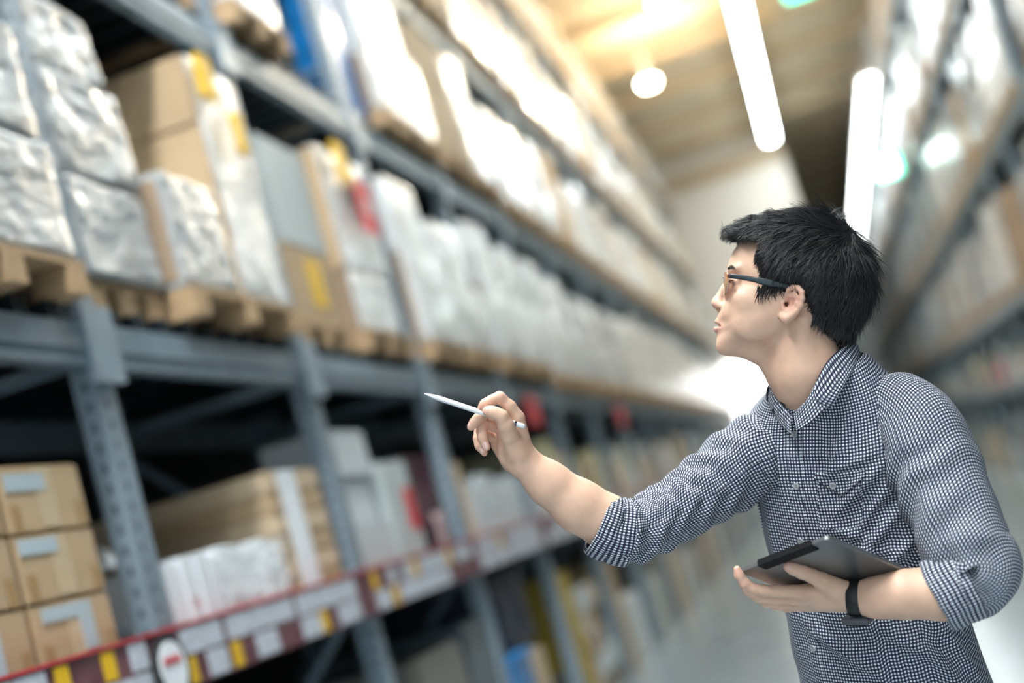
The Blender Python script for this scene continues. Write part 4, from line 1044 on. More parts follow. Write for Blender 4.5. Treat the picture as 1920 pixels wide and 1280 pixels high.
for i in range(NR):
    u = tan[i]; e1 = E10 - u * (E10 @ u); e1 /= np.linalg.norm(e1); e2 = np.cross(e1, u)
    if e2[2] < 0: e2 = -e2
    a, bb, tl = par[i]; ex = 2 / 2.35
    cs, sn = np.cos(ph), np.sin(ph)
    x = a * np.sign(sn) * np.abs(sn) ** ex; yv = bb * np.sign(cs) * np.abs(cs) ** ex
    lf = max(0.0, 1 - abs(i / (NR - 1) - 0.94) / 0.30)
    TG[i] = ctr_[i] + (np.clip(sn, 0, 1) ** 1.5 * 56 * K * lf)[:, None] * u + x[:, None] * e1 + yv[:, None] * e2 - (tl * (0.15 + 0.85 * cs))[:, None] * u
vlen = np.concatenate([[0], np.cumsum(np.linalg.norm(np.diff(ctr_, axis=0), axis=1))])
mid = NP // 2
def arc(G):
    nx = np.concatenate([G, G[:, :1]], 1); s = np.concatenate([np.zeros((len(G), 1)), np.cumsum(np.linalg.norm(np.diff(nx, axis=1), axis=2), axis=1)], 1)
    return s - s[:, mid:mid + 1]
AR = arc(TG)
def gnorm(G):
    du = np.roll(G, -1, 1) - np.roll(G, 1, 1); dv = np.gradient(G, axis=0); n = np.cross(du, dv); n /= np.linalg.norm(n, axis=2, keepdims=True) + 1e-12
    c = G.mean(1, keepdims=True); s = np.sign(np.sum(n * (G - c), axis=2, keepdims=True)); return n * s
NRM = gnorm(TG)
def pix(P):
    return np.stack([960 + FPX * P[..., 0] / -P[..., 2], 640 - FPX * P[..., 1] / -P[..., 2]], -1)
PX = pix(TG)
# soft folds, each a ridge or groove between two places on the front of the shirt: (x0,y0,x1,y1,width,height)
FOLDS = [(1655, 870, 1570, 960, 13, 4.5), (1668, 905, 1600, 1010, 12, 4), (1640, 850, 1540, 890, 12, 2.6), (1690, 950, 1600, 1060, 14, 4.5), (1720, 1000, 1640, 1090, 12, 4), (1700, 930, 1640, 960, 9, -3),
         (1430, 770, 1450, 880, 9, 3.2), (1415, 830, 1440, 930, 9, 3), (1450, 790, 1470, 930, 8, 2.4), (1405, 880, 1430, 990, 8, -3), (1440, 930, 1460, 1060, 10, 2.6), (1540, 990, 1640, 1010, 10, 2.2), (1560, 1040, 1700, 1030, 11, 3),
         (1500, 1160, 1620, 1250, 12, 3), (1640, 1170, 1760, 1240, 14, 4), (1700, 1180, 1800, 1280, 14, 4.5), (1560, 1200, 1680, 1290, 12, 2.5), (1770, 1180, 1830, 1260, 10, 3.5), (1480, 1100, 1500, 1230, 10, 2.5), (1610, 700, 1650, 790, 12, 2.2), (1590, 760, 1560, 880, 14, 2.2)]
disp = np.zeros((NR, NP))
front = NRM[:, :, 2] > -0.2
for (x0, y0, x1, y1, wd, hg) in FOLDS:
    a = np.array([x0, y0]); d = np.array([x1 - x0, y1 - y0]); L2 = d @ d; q = PX - a; t = (q @ d) / L2; tc_ = np.clip(t, 0, 1)
    dist = np.linalg.norm(q - tc_[..., None] * d, axis=2); disp += 2.6 * hg * np.exp(-(dist / (wd * .85)) ** 2) * (0.35 + 0.65 * np.sin(math.pi * np.clip(tc_, 0.05, 0.95)))
big = np.array([[nz(AR[i, j] * 9, vlen[i] * 6, 1.3) * 4.2 + nz(AR[i, j] * 24, vlen[i] * 14, 7.7) * 2.4 for j in range(NP)] for i in range(NR)])
fade = np.clip((NR - 1 - np.arange(NR)) / 26, 0, 1)[:, None]
TG = TG + NRM * ((disp * front + big) * fade * K)[..., None]
NRM = gnorm(TG); PX = pix(TG); AR = arc(TG)
_cl = np.concatenate([np.zeros((1, NP)), np.cumsum(np.linalg.norm(np.diff(TG, axis=0), axis=2), axis=0)]); _ir = int(NR * 0.62)
_cl = _cl - _cl[_ir] + vlen[_ir]; _cl = np.concatenate([_cl, _cl[:, :1]], 1)
UVT = np.stack([AR / PER, _cl / PER], -1)
SHIRT = grid_mesh('shirt', TG, UVT, GING, MAN)
def on_torso(px, py):
    d = np.linalg.norm(PX - np.array([px, py]), axis=2) + (NRM[:, :, 2] < 0.05) * 1e4
    return np.unravel_index(np.argmin(d), d.shape)
def torso_bilin(i, j):
    i0 = int(np.clip(math.floor(i), 0, NR - 2)); j0 = int(math.floor(j)) % NP; fi, fj = i - i0, j - math.floor(j); j1 = (j0 + 1) % NP
    B = lambda A: A[i0, j0] * (1 - fi) * (1 - fj) + A[i0 + 1, j0] * fi * (1 - fj) + A[i0, j1] * (1 - fi) * fj + A[i0 + 1, j1] * fi * fj
    return B(TG), B(NRM), B(UVT[:, :-1])
# placket: a doubled strip down the front, 26 mm wide
i0 = on_torso(1490, 800)[0]; rows = np.arange(20, min(i0 + 4, NR - 8))
_bt = [on_torso(*p) for p in ((1527, 1212), (1502, 1012), (1493, 912), (1492, 814))]; _bi = [b_[0] for b_ in _bt]; _bs = [AR[b_[0], b_[1]] for b_ in _bt]
cols_ = np.linspace(-15 * K, 15 * K, 9); G = np.zeros((len(rows), 9, 3)); U = np.zeros((len(rows), 9, 2))
for a, i in enumerate(rows):
    for c, sx in enumerate(cols_):
        j = np.interp(sx + np.interp(i, _bi, _bs), AR[i, mid - 60:mid + 61], np.arange(mid - 60, mid + 61)); p, n, uv_ = torso_bilin(i, j)
        G[a, c] = p + n * (1.9 if 0 < c < 8 else 0.1) * K; U[a, c] = uv_ + np.array([0.5, 0.0])
grid_mesh('placket', G, U, GING, SHIRT, closed=False)
BTN = mat('pearl_grey_button', (0.34, 0.36, 0.36), 0.25, coat=0.4)
def button(px, py, r=6.8, lift=0.0):
    i, j = on_torso(px, py); n = NRM[i, j]; p = TG[i, j] + n * lift * K; a = np.cross(n, [0, 1, 0.1]); a /= np.linalg.norm(a); c = np.cross(n, a); b = MB(); b.smooth = False
    prof = [(0, 2.6), (3.0, 2.6), (4.6, 3.4), (6.0, 3.3), (6.8, 2.2), (6.6, 0.8)]; ns = 20; vs = []
    for (rr2, hh2) in prof:
        for q in range(ns): t = 2 * math.pi * q / ns; vs.append(p + (a * math.cos(t) + c * math.sin(t)) * rr2 * r / 6.8 * K + n * (hh2 + 1.5) * K)
    fs = [(k * ns + q, k * ns + (q + 1) % ns, (k + 1) * ns + (q + 1) % ns, (k + 1) * ns + q) for k in range(len(prof) - 1) for q in range(ns)]
    for (hx, hy) in ((1.5, 1.5), (-1.5, 1.5), (1.5, -1.5), (-1.5, -1.5)):
        o0 = len(vs)
        for q in range(6): t = 2 * math.pi * q / 6; vs.append(p + (a * (hx + .7 * math.cos(t)) + c * (hy + .7 * math.sin(t))) * K + n * 4.25 * K)
        fs.append(tuple(range(o0, o0 + 6)))
    b.add(W2(np.array(vs)), fs); b.mi = [0] * ((len(prof) - 1) * ns) + [1] * 4
    b.build('button', [BTN, MT['black']], SHIRT)
for p in ((1492, 814), (1493, 912), (1502, 1012), (1527, 1212)): button(*p)
# breast pocket with pointed flap
def patch(name, quad, nu, nv, off, tri=0.0, du=0.5, rim=0.15, thick=0.0):
    """quad: top-left, top-right, bottom-right, bottom-left places on the shirt; tri: how far the lower edge runs to a point"""
    q = [np.array(on_torso(*p), float) for p in quad]; G = np.zeros((nv, nu, 3)); U = np.zeros((nv, nu, 2))
    for v_ in range(nv):
        for u_ in range(nu):
            s_, t = u_ / (nu - 1), v_ / (nv - 1); t2 = t * (1 + tri * (1 - abs(2 * s_ - 1)))
            ij = q[0] * (1 - s_) * (1 - t2) + q[1] * s_ * (1 - t2) + q[2] * s_ * t2 + q[3] * (1 - s_) * t2
            p, n, uv_ = torso_bilin(ij[0], ij[1]); e = rim if (u_ in (0, nu - 1) or v_ in (0, nv - 1)) else 1.0
            G[v_, u_] = p + n * off * e * K; U[v_, u_] = uv_ + np.array([du, 0.3])
    return grid_mesh(name, G, U, GING, SHIRT, closed=False, thick=thick)
patch('pocket', [(1534, 888), (1619, 884), (1616, 985), (1534, 990)], 26, 30, 0.7, 0.05)
patch('pocket_flap', [(1531, 884), (1622, 880), (1622, 893), (1532, 897)], 30, 12, 4.2, 2.2, 0.5, 1.0, 0.0022)
button(1563, 908, lift=4.0)
# yoke seam on his left shoulder
# sleeves
def sleeve(name, pts, n_r, n_p, foldfn, parent, v0=0.0, closed_uv=True, mat_=None, up=(0, 0, 1)):
    P = catmull([Q(*p[:3]) for p in pts], n_r); R_ = catmull([[p[3] * K, 0, 0] for p in pts], n_r)[:, 0]
    T = np.gradient(P, axis=0); T /= np.linalg.norm(T, axis=1, keepdims=True)
    a = np.array(up, float); G = np.zeros((n_r, n_p, 3)); U = np.zeros((n_r, n_p + 1, 2)); s = 0; ps = np.linspace(0, 2 * math.pi, n_p, endpoint=False)
    for i in range(n_r):
        a = a - T[i] * (a @ T[i]); a /= np.linalg.norm(a); c = np.cross(T[i], a)
        if i: s += np.linalg.norm(P[i] - P[i - 1])
        for j, t in enumerate(ps):
            dirv = a * math.cos(t) + c * math.sin(t); G[i, j] = P[i] + dirv * (R_[i] + foldfn(s, t, dirv) * K)
        U[i, :, 0] = np.linspace(0, 2 * math.pi, n_p + 1) * 0.066 / PER
    cl = np.concatenate([np.zeros((1, n_p)), np.cumsum(np.linalg.norm(np.diff(G, axis=0), axis=2), axis=0)]); U[:, :-1, 1] = (cl + v0) / PER; U[:, -1, 1] = U[:, 0, 1]
    return grid_mesh(name, G, U, mat_ or GING, parent)
def foldsR(s, t, d):
    L_ = s / 0.34; e = math.exp(-((L_ - 0.92) / 0.2) ** 2); e2 = math.exp(-((L_ - 0.45) / 0.22) ** 2)
    up = max(0, d[1] * .8 - d[0] * .4)
    x = math.sin(2 * math.pi * (s / 0.034 + 0.45 * math.sin(t + .6) + 0.5 * nz(s * 12, math.cos(t), math.sin(t))))
    y = math.sin(2 * math.pi * (s / 0.047 + 0.85 * math.cos(t - .4) + 0.6 * nz(s * 9, math.cos(t) * 1.3, math.sin(t) * 1.3 + 5)))
    return 5.6 * e * x + (5.6 * e2 * (0.35 + 0.65 * up) + 2.4) * y + 4.0 * nz(s * 22, 2 * math.cos(t), 2 * math.sin(t))
sleeve('sleeve', [(1468, 835, -78, 70), (1436, 848, -88, 82), (1396, 866, -90, 79), (1330, 916, -72, 67), (1266, 957, -48, 60), (1212, 987, -24, 56), (1174, 997, -15, 57), (1150, 990, -13, 56)], 150, 120, foldsR, SHIRT)
def foldsL(s, t, d):
    L_ = s / 0.45; e = math.exp(-((L_ - 0.78) / 0.15) ** 2); inn = max(0, -d[0] * .9 + .25)
    x = math.sin(2 * math.pi * (s / 0.040 + 0.55 * math.sin(t + 1.2) + 0.5 * nz(s * 10, math.cos(t), math.sin(t) + 3)))
    y = math.sin(2 * math.pi * (s / 0.085 + 0.8 * math.cos(t + .9) + 0.8 * nz(s * 6, math.cos(t), math.sin(t) + 8)))
    return 9.0 * e * x * (.3 + inn) + (1.6 + 3.5 * inn) * y * min(1, L_ * 3) + 2.2 * nz(s * 17, 2 * math.cos(t), 2 * math.sin(t) + 4)
sleeve('sleeve', [(1664, 756, 36, 50), (1686, 760, 62, 64), (1718, 796, 88, 77), (1749, 868, 112, 83), (1784, 958, 150, 79), (1818, 1030, 182, 75), (1842, 1066, 196, 66), (1824, 1090, 196, 61), (1795, 1104, 193, 59)], 170, 130, foldsL, SHIRT, v0=0.003)
# rolled cuffs: doubled bands with a rolled-over rim
def cuff(pts, parent, v0, seed):
    prof = [(0.0, -2, 0), (0.0, 5, .02), (0.12, 7, .1), (0.35, 7.5, .3), (0.55, 6, .5), (0.62, 8.5, .58), (0.8, 9, .75), (0.95, 8.5, .9), (1.0, 5, .96), (0.99, 0, 1.0), (0.9, -2.5, 1.1)]
    P = catmull([Q(*p[:3]) for p in pts], 40); R_ = catmull([[p[3] * K, 0, 0] for p in pts], 40)[:, 0]; T = np.gradient(P, axis=0); T /= np.linalg.norm(T, axis=1, keepdims=True)
    np_ = 110; tt = np.linspace(0, 1, 46); pr = np.array(prof); G = np.zeros((46, np_, 3)); U = np.zeros((46, np_ + 1, 2)); a = np.array([0, 0, 1.0]); xs = np.linspace(0, len(pr) - 1, 46)
    for i in range(46):
        f0 = np.array([np.interp(xs[i], np.arange(len(pr)), pr[:, q]) for q in range(3)]); k = f0[0] * 39; k0 = int(min(38, k)); fr = k - k0
        c = P[k0] * (1 - fr) + P[k0 + 1] * fr; t_ = T[k0]; r_ = R_[k0] * (1 - fr) + R_[k0 + 1] * fr; aa = a - t_ * (a @ t_); aa /= np.linalg.norm(aa); cc = np.cross(t_, aa)
        for j in range(np_):
            ang = 2 * math.pi * j / np_; w_ = 2.4 * nz(math.cos(ang) * 2.2, math.sin(ang) * 2.2, seed + f0[0]) + 1.6 * nz(math.cos(ang) * 5, math.sin(ang) * 5, seed + f0[0] * 3)
            G[i, j] = c + (aa * math.cos(ang) + cc * math.sin(ang)) * (r_ + (f0[1] + w_) * K) + t_ * (2.5 * nz(math.cos(ang) * 2, math.sin(ang) * 2, seed + 9)) * K
        U[i, :, 0] = np.linspace(0, 2 * math.pi, np_ + 1) * 0.066 / PER + 0.5; U[i, :, 1] = (v0 + f0[2] * 0.055) / PER
    return grid_mesh('cuff', G, U, GING, parent)
cuff([(1184, 1000, -16, 57), (1152, 994, -14, 56), (1118, 980, -12, 51)], SHIRT, 0.1, 1.0)
cuff([(1820, 1090, 197, 59), (1788, 1105, 192, 58), (1756, 1120, 185, 56)], SHIRT, 0.2, 4.0)
# collar: stand and folded leaf, near side, back and far side
def ribbon(name, rowsP, m, parent, thick=0.0016, nu=60, uvs=1.0, du=0.0):
    """rows of points (same count) lofted into a sheet"""
    rows_ = [catmull([p for p in r], nu) for r in rowsP]; nvv = 22
    A = np.array(rows_); G = np.zeros((nvv, nu, 3))
    for j in range(nu): G[:, j] = catmull(A[:, j], nvv)
    su = np.concatenate([[0], np.cumsum(np.linalg.norm(np.diff(G.mean(0), axis=0), axis=1))]); sv = np.concatenate([[0], np.cumsum(np.linalg.norm(np.diff(G.mean(1), axis=0), axis=1))])
    U = np.stack(np.meshgrid(su / PER + du, sv / PER), -1)
    return grid_mesh(name, G, U, m, parent, closed=False, thick=thick)
q_ = Q
fold = [q_(1440, 724, -52), q_(1462, 700, -74), q_(1515, 664, -72), q_(1570, 640, -42), q_(1597, 637, 4), q_(1578, 652, 48), q_(1553, 676, 72), q_(1535, 706, 80), q_(1520, 740, 74)]
mid_ = [q_(1437, 738, -54), q_(1452, 716, -86), q_(1515, 684, -90), q_(1582, 652, -56), q_(1608, 648, 6), q_(1596, 672, 66), q_(1570, 708, 96), q_(1548, 738, 100), q_(1534, 754, 92)]
outr = [q_(1441, 758, -50), q_(1448, 742, -90), q_(1515, 712, -102), q_(1590, 672, -66), q_(1613, 664, 8), q_(1601, 690, 76), q_(1582, 722, 104), q_(1568, 748, 108), q_(1558, 766, 100)]
ribbon('collar', [fold, mid_, outr], GING, SHIRT)
sinn = [q_(1448, 740, -40), q_(1468, 716, -62), q_(1515, 684, -62), q_(1565, 662, -36), q_(1590, 655, 2), q_(1572, 672, 42), q_(1549, 696, 70), q_(1531, 726, 80), q_(1512, 756, 82), q_(1490, 784, 66)]
stop = [q_(1440, 724, -52)] + fold[1:] + [q_(1492, 772, 64)]
sbot = [q_(1462, 782, -30), q_(1462, 760, -72), q_(1515, 728, -84), q_(1580, 694, -52), q_(1606, 684, 4), q_(1594, 708, 62), q_(1570, 738, 86), q_(1548, 764, 98), q_(1522, 790, 96), q_(1494, 808, 80)]
ribbon('collar_stand', [stop, sinn, sbot], GING, SHIRT, nu=70)
farl = [q_(1446, 722, -44), q_(1452, 740, -20), q_(1464, 756, 8), q_(1484, 778, 46)]
farm = [q_(1442, 736, -46), q_(1448, 756, -18), q_(1461, 774, 14), q_(1482, 796, 56)]
faro = [q_(1441, 756, -46), q_(1452, 778, -14), q_(1464, 794, 18), q_(1482, 812, 60)]
ribbon('collar_leaf', [farl, farm, faro], GING, SHIRT, nu=30)
TAPE = mat('black_neck_tape', (0.012, 0.014, 0.024), 0.7)
ribbon('neck_tape', [[q_(1447, 768, -12), q_(1460, 758, 4), q_(1470, 748, 12)], [q_(1451, 776, -10), q_(1464, 767, 8), q_(1474, 757, 16)]], TAPE, SHIRT, nu=16)

# ---------------------------------------------------------------- legs and shoes (below the frame)
TROU = mat('dark_navy_trousers', (0.03, 0.035, 0.05), 0.8, var=0.15)
hipc = W2(Q(1725, 1440, -85)); 
b = MB(); b.smooth = True
yawW = math.atan2(*(RW @ np.array([-math.sin(_yaw), 0, math.cos(_yaw)]))[[1, 0]])
fd = np.array([math.cos(yawW), math.sin(yawW), 0]); sd = np.array([-fd[1], fd[0], 0])
rings = []; ns = 28
def ring(c, ax, ay): return [c + sd * math.cos(2*math.pi*q/ns) * ax + fd * math.sin(2*math.pi*q/ns) * ay for q in range(ns)]
top = hipc[2] + 0.06
def tube_rings(specs):
    vs = []
    for c, ax, ay in specs: vs += ring(np.array(c), ax, ay)
    b.add(vs, [(k*ns + q, k*ns + (q+1) % ns, (k+1)*ns + (q+1) % ns, (k+1)*ns + q) for k in range(len(specs)-1) for q in range(ns)] + [tuple(range(ns)), tuple(range((len(specs)-1)*ns, len(specs)*ns))])
for sg in (1, -1):
    o_ = sd * sg
    tube_rings([(hipc * [1,1,0] + [0,0,top] + o_ * 0.045, 0.098, 0.098), (hipc * [1,1,0] + [0,0,top - 0.12] + o_ * 0.075, 0.086, 0.094), (o_ * 0.088 + [0,0,top - 0.3], 0.080, 0.084), (o_ * 0.10 + fd * 0.02 + [0,0,0.47], 0.062, 0.066), (o_ * 0.105 - fd * 0.005 + [0,0,0.30], 0.060, 0.064), (o_ * 0.11 - fd * 0.02 + [0,0,0.075], 0.056, 0.062)])
b.build('trousers', TROU, MAN)
SHOE = mat('black_leather_shoe', (0.015, 0.014, 0.013), 0.3, coat=0.3)
for sg in (1, -1):
    b = MB(); b.smooth = True; base = sd * sg * 0.11 - fd * 0.02
    def sring(x, hw, h, z0=0.0):
        out = []
        for q in range(16):
            t = math.pi * q / 15; out.append(base + fd * x + sd * math.cos(t) * hw + np.array([0, 0, z0 + math.sin(t) ** 0.7 * h]))
        return out
    sp_ = [(-0.085, 0.012, 0.03), (-0.078, 0.03, 0.07), (-0.04, 0.037, 0.10), (0.02, 0.038, 0.098), (0.07, 0.043, 0.072), (0.13, 0.048, 0.056), (0.175, 0.040, 0.044), (0.198, 0.02, 0.03), (0.204, 0.006, 0.015)]
    vs = []
    for x_, hw_2, h_ in sp_: vs += sring(x_, hw_2, h_)
    b.add(vs, [(k*16 + q, (k+1)*16 + q, (k+1)*16 + (q+1) % 16, k*16 + (q+1) % 16) for k in range(len(sp_)-1) for q in range(16)])
    b.build('shoe', SHOE, MAN)

# ---------------------------------------------------------------- things he wears and holds
def worn(name, label, cat, at):
    p = toW(at); t = thing(name, label, cat, p); return t, p
# glasses
GL, gp = worn('eyeglasses', 'black-rimmed glasses with orange-tinted lenses on the man\'s face', 'glasses', H(1362, 535, 0))
LENS = mat('amber_tinted_lens', (0.50, 0.20, 0.03), 0.05, coat=1.0, alpha=0.68)
RIM = mat('silver_rim', (0.55, 0.52, 0.48), 0.2, 0.9); TEMP = mat('matt_black_temple', (0.012, 0.022, 0.026), 0.42); HINGE = mat('tortoise_hinge', (0.10, 0.03, 0.012), 0.25, coat=0.5)
def lens_pt(u, v, sg):
    """u outwards -1..1, v up -1..1"""
    w = 35 + 27 * u; u = u * (0.80 + 0.20 * v); bow = 3.3 * max(0, (u + .35)) ** 2
    return H(1359.5 + bow + 1.0 * v, 533.5 - 23 * v + bow * .12, w * sg)
for sg in (1, -1):
    n = 40; b = MB(); b.smooth = True; rimp = []
    for q in range(n):
        t = 2 * math.pi * q / n; cu, sv = math.cos(t), math.sin(t); rimp.append((np.sign(cu) * abs(cu) ** .62, np.sign(sv) * abs(sv) ** .7 * (1 if sv > 0 else 1.0)))
    vs = []
    for k in range(1, 7): vs += [toW(lens_pt(u * k / 6, v * k / 6, sg)) - gp for u, v in rimp]
    c0 = len(vs); vs.append(toW(lens_pt(0, 0, sg)) - gp)
    fs = [(k*n + q, k*n + (q+1) % n, (k+1)*n + (q+1) % n, (k+1)*n + q) for k in range(5) for q in range(n)] + [(c0, q, (q+1) % n) for q in range(n)]
    b.add(vs, fs); o = b.build('lens', LENS, GL); md = o.modifiers.new('thickness', 'SOLIDIFY'); md.thickness = 0.0018
    b = MB(); b.smooth = True; vs = []; cc_ = toW(lens_pt(0, 0, sg)) - gp; ax_ = RW @ HF
    for q in range(n):
        p0 = toW(lens_pt(*rimp[q], sg)) - gp; rd = p0 - cc_; rd = rd - ax_ * (rd @ ax_); rd /= np.linalg.norm(rd)
        for e in range(8): te = 2 * math.pi * e / 8; vs.append(p0 + (rd * math.cos(te) + ax_ * math.sin(te)) * 1.0 * K)
    b.add(vs, [(q*8 + e, q*8 + (e+1) % 8, ((q+1) % n)*8 + (e+1) % 8, ((q+1) % n)*8 + e) for q in range(n) for e in range(8)])
    b.build('rim', RIM, GL)
    # temple: flat tapered arm to the top of the ear and down behind it
    cen = [(1364, 520, 64, 3.2, 1.9), (1371, 521.5, 73, 4.6, 2.0), (1390, 524.5, 79, 4.6, 1.9), (1411, 529, 83, 4.8, 1.9), (1425, 532, 85, 6.4, 2.4), (1445, 536.5, 87, 6.2, 2.4), (1466, 540.5, 88, 3.6, 2.2), (1484, 544, 86, 3.2, 2.0), (1497, 556, 84, 3.0, 2.0), (1502, 572, 81, 2.6, 1.8)]
    cp = catmull([[*c[:3]] for c in cen], 60); ch = catmull([[c[3], c[4], 0] for c in cen], 60)
    ctrp = np.array([H(c[0], c[1], c[2] * sg) for c in cp]); Tt = np.gradient(ctrp, axis=0); Tt /= np.linalg.norm(Tt, axis=1, keepdims=True)
    def strip(k0, k1):
        vs = []; m_ = 10
        for k in range(k0, k1):
            nrm = HW * sg; nrm = nrm - Tt[k] * (nrm @ Tt[k]); nrm /= np.linalg.norm(nrm); upv = np.cross(Tt[k], nrm)
            for q in range(m_):
                t = 2 * math.pi * q / m_; cu, sv = math.cos(t), math.sin(t)
                vs.append(toW(ctrp[k] + upv * np.sign(cu) * abs(cu) ** .6 * ch[k, 0] * K + nrm * np.sign(sv) * abs(sv) ** .6 * ch[k, 1] * K) - gp)
        r_ = k1 - k0
        return vs, [(k*m_ + q, k*m_ + (q+1) % m_, (k+1)*m_ + (q+1) % m_, (k+1)*m_ + q) for k in range(r_-1) for q in range(m_)] + [tuple(range(m_)), tuple(range((r_-1)*m_, r_*m_))]
    b = MB(); b.smooth = True; b.add(*strip(5, 60)); b.build('temple', TEMP, GL)
    b = MB(); b.smooth = True; b.add(*strip(0, 6)); b.build('hinge', HINGE, GL)
    b = MB(); b.smooth = True; p0 = toW(H(1360, 541, 11 * sg)) - gp; p1 = toW(H(1368, 545, 9 * sg)) - gp; b.tube(p0, p1, 1.8 * K, 8); b.build('nose_pad', LENS, GL)
b = MB(); b.smooth = True
bps = catmull([H(1360.5, 522, -10), H(1357.5, 518, 0), H(1360.5, 522, 10)], 12)
for p0, p1 in zip(bps[:-1], bps[1:]): b.tube(toW(p0) - gp, toW(p1) - gp, 1.5 * K, 8)
b.build('bridge', RIM, GL)
# stylus
A_, B_ = Q(795, 737.5, 22), Q(984.5, 800, 38)
ST, sp0 = worn('stylus', 'white stylus pinched between thumb and forefinger of the raised hand', 'stylus', A_)
d_ = (B_ - A_); Lp = np.linalg.norm(d_); d_ /= Lp
def lathe(prof, m, name, parent, org, ns=24):
    a = np.cross(d_, [0, 0, 1.0]); a /= np.linalg.norm(a); c = np.cross(d_, a); b = MB(); b.smooth = True; vs = []
    for (x_, r_) in prof:
        for q in range(ns): t = 2 * math.pi * q / ns; vs.append(toW(A_ + d_ * x_ + (a * math.cos(t) + c * math.sin(t)) * r_) - org)
    b.add(vs, [(k*ns + q, k*ns + (q+1) % ns, (k+1)*ns + (q+1) % ns, (k+1)*ns + q) for k in range(len(prof)-1) for q in range(ns)]); return b.build(name, m, parent)
PEN = mat('glossy_white_stylus', (0.78, 0.79, 0.80), 0.18, coat=0.6)
r0 = 5.0 * K
lathe([(0, 0.0003), (0.0004, 0.0008), (0.004, 0.0016), (0.012, 0.0028), (0.020, 0.0039), (0.0205, 0.0038)], PEN, 'tip', ST, sp0)
lathe([(0.0206, 0.0039), (0.026, r0), (Lp * .5, r0), (Lp - 0.0185, r0), (Lp - 0.018, r0 * .97)], PEN, 'barrel', ST, sp0)
lathe([(Lp - 0.0179, r0 * .95), (Lp - 0.0142, r0 * .95)], mat('dark_silver_ring', (0.10, 0.08, 0.12), 0.2, 0.9), 'ring', ST, sp0)
lathe([(Lp - 0.0141, r0), (Lp - 0.004, r0), (Lp - 0.0012, r0 * .82), (Lp, r0 * .3), (Lp, 0.0001)], PEN, 'cap', ST, sp0)
# tablet
TA, TB, TC = Q(1387, 1074, 112), Q(1553, 1010, 262), Q(1685, 1079, 150)
TD = TA + TC - TB
TBL, tp = worn('tablet', 'dark grey tablet with a black hinge strip held in the lower hand', 'tablet', (TA + TC) / 2)
eu = TB - TA; ev = TD - TA; lu, lv = np.linalg.norm(eu), np.linalg.norm(ev); eu /= lu; ev = ev - eu * (ev @ eu); ev /= np.linalg.norm(ev); en = np.cross(eu, ev); en = en if en[2] > 0 else -en
TO = TA
def slab(u0, u1, v0, v1, n0, n1, r, m, name, ns=8, edge=0.0015):
    out = []
    for (cx_, cy_, a0) in ((u1 - r, v1 - r, 0), (u0 + r, v1 - r, 90), (u0 + r, v0 + r, 180), (u1 - r, v0 + r, 270)):
        for q in range(ns + 1): t = math.radians(a0 + 90 * q / ns); out.append((cx_ + r * math.cos(t), cy_ + r * math.sin(t), math.cos(t), math.sin(t)))
    N_ = len(out); vs = []
    lay = [(n0, -edge), (n0 + edge * .5, 0), (n1 - edge, 0), (n1 - edge * .3, -edge * .6), (n1, -edge * 1.8)]
    for nn, ins in lay:
        for (x_, y_, cx_, cy_) in out: vs.append(toW(TO + eu * (x_ + cx_ * ins) + ev * (y_ + cy_ * ins) + en * nn) - tp)
    b = MB(); b.smooth = False
    b.add(vs, [(k*N_ + q, k*N_ + (q+1) % N_, (k+1)*N_ + (q+1) % N_, (k+1)*N_ + q) for k in range(len(lay)-1) for q in range(N_)] + [tuple(range(N_ - 1, -1, -1)), tuple(range((len(lay)-1)*N_, len(lay)*N_))])
    return b.build(name, m, TBL)
ALU = mat('space_grey_aluminium', (0.20, 0.205, 0.21), 0.33, 0.7); GLASSB = mat('black_screen_glass', (0.006, 0.006, 0.008), 0.08, coat=0.5); COVER = mat('black_cover_hinge', (0.004, 0.004, 0.005), 0.7, spec=0.2)
slab(0, lu, 0, lv, -0.0075, 0.0, 0.011, ALU, 'back_shell')
slab(0.003, lu - 0.003, 0.003, lv - 0.003, -0.0088, -0.0076, 0.009, GLASSB, 'screen', edge=0.0003)
slab(0.045 * lu / 0.2, lu - 0.035 * lu / 0.2, -0.0025, 0.016, 0.0002, 0.0022, 0.003, COVER, 'cover_hinge', edge=0.0006)
slab(0.045 * lu / 0.2, lu - 0.035 * lu / 0.2, -0.0035, -0.0006, -0.0085, 0.0020, 0.001, COVER, 'hinge_edge', edge=0.0004)
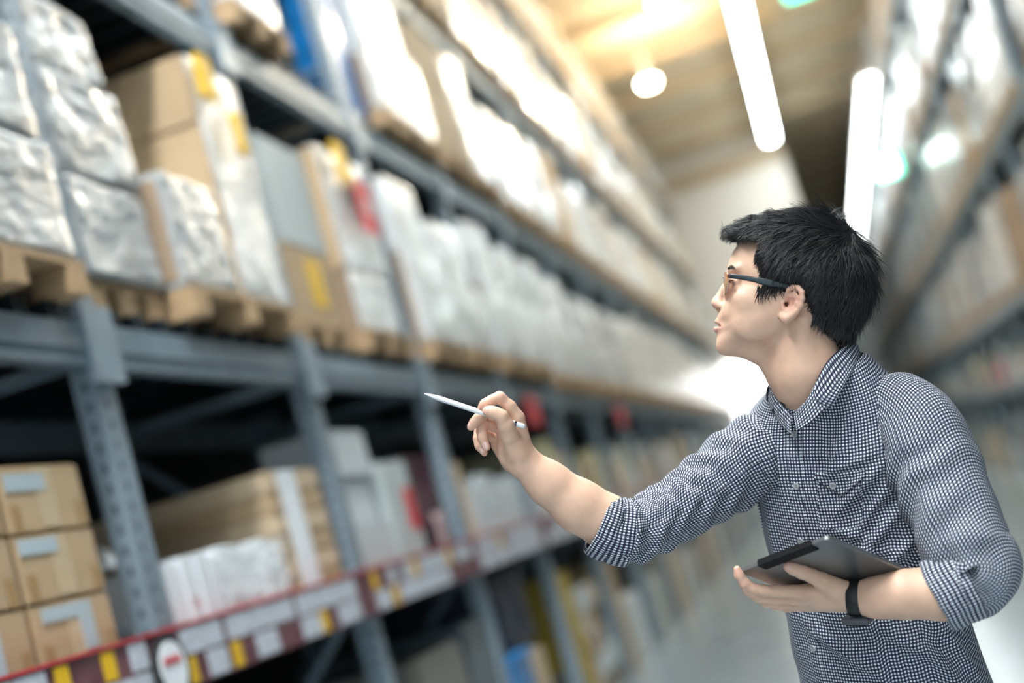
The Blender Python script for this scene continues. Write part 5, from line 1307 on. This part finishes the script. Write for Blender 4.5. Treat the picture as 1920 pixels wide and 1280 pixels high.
# wristwatch
WA, WB = Q(1617, 1121, 140), Q(1592, 1121, 130)
WT, wp = worn('wristwatch', 'black wristwatch with broad band on the lower wrist', 'watch', (WA + WB) / 2)
BAND = mat('black_rubber_band', (0.006, 0.006, 0.007), 0.55); CASE = mat('dark_steel_watch_case', (0.10, 0.10, 0.11), 0.3, 0.8)
t_ = WB - WA; wl = np.linalg.norm(t_); t_ /= wl; upv = np.array([0, 1.0, 0]); upv -= t_ * (upv @ t_); upv /= np.linalg.norm(upv); ov = np.cross(t_, upv)
b = MB(); b.smooth = True; ns = 48; vs = []; rw = 31.5 * K
prof = [(0, -1.5), (0.0, 1.0), (0.1, 2.2), (0.5, 2.6), (0.9, 2.2), (1.0, 1.0), (1.0, -1.5)]
for (x_, o2) in prof:
    for q in range(ns): an = 2 * math.pi * q / ns; vs.append(toW(WA + t_ * wl * x_ + (upv * math.cos(an) + ov * math.sin(an)) * (rw + (o2 - 1.5) * K)) - wp)
b.add(vs, [(k*ns + q, k*ns + (q+1) % ns, (k+1)*ns + (q+1) % ns, (k+1)*ns + q) for k in range(len(prof)-1) for q in range(ns)]); b.build('band', BAND, WT)
def wbox(x0, x1, y0, y1, z0, z1, m, name):
    bm = bmesh.new(); bmesh.ops.create_cube(bm, size=1); o = np.array([(v.co.x, v.co.y, v.co.z) for v in bm.verts]); bm.free()
    bm = bmesh.new(); bmesh.ops.create_cube(bm, size=1)
    for v in bm.verts: v.co = Vector((x0 + (v.co.x + .5) * (x1 - x0), y0 + (v.co.y + .5) * (y1 - y0), z0 + (v.co.z + .5) * (z1 - z0)))
    bmesh.ops.bevel(bm, geom=bm.edges[:], offset=2.2, segments=3, affect='EDGES'); bm.verts.index_update()
    b = MB(); mid_w = (WA + WB) / 2
    b.add([toW(mid_w + (t_ * v.co.x + upv * v.co.y + ov * v.co.z) * K) - wp for v in bm.verts], [[v.index for v in f_.verts] for f_ in bm.faces]); bm.free(); return b.build(name, m, WT)
wbox(-24, 24, -45, -33.2, -20, 20, CASE, 'case'); wbox(-19, 19, -46.8, -45.1, -16, 16, GLASSB, 'dial'); wbox(24.2, 29, -42, -36, -4, 4, MT['red'], 'crown')  # red crown paints a red glint on the watch case
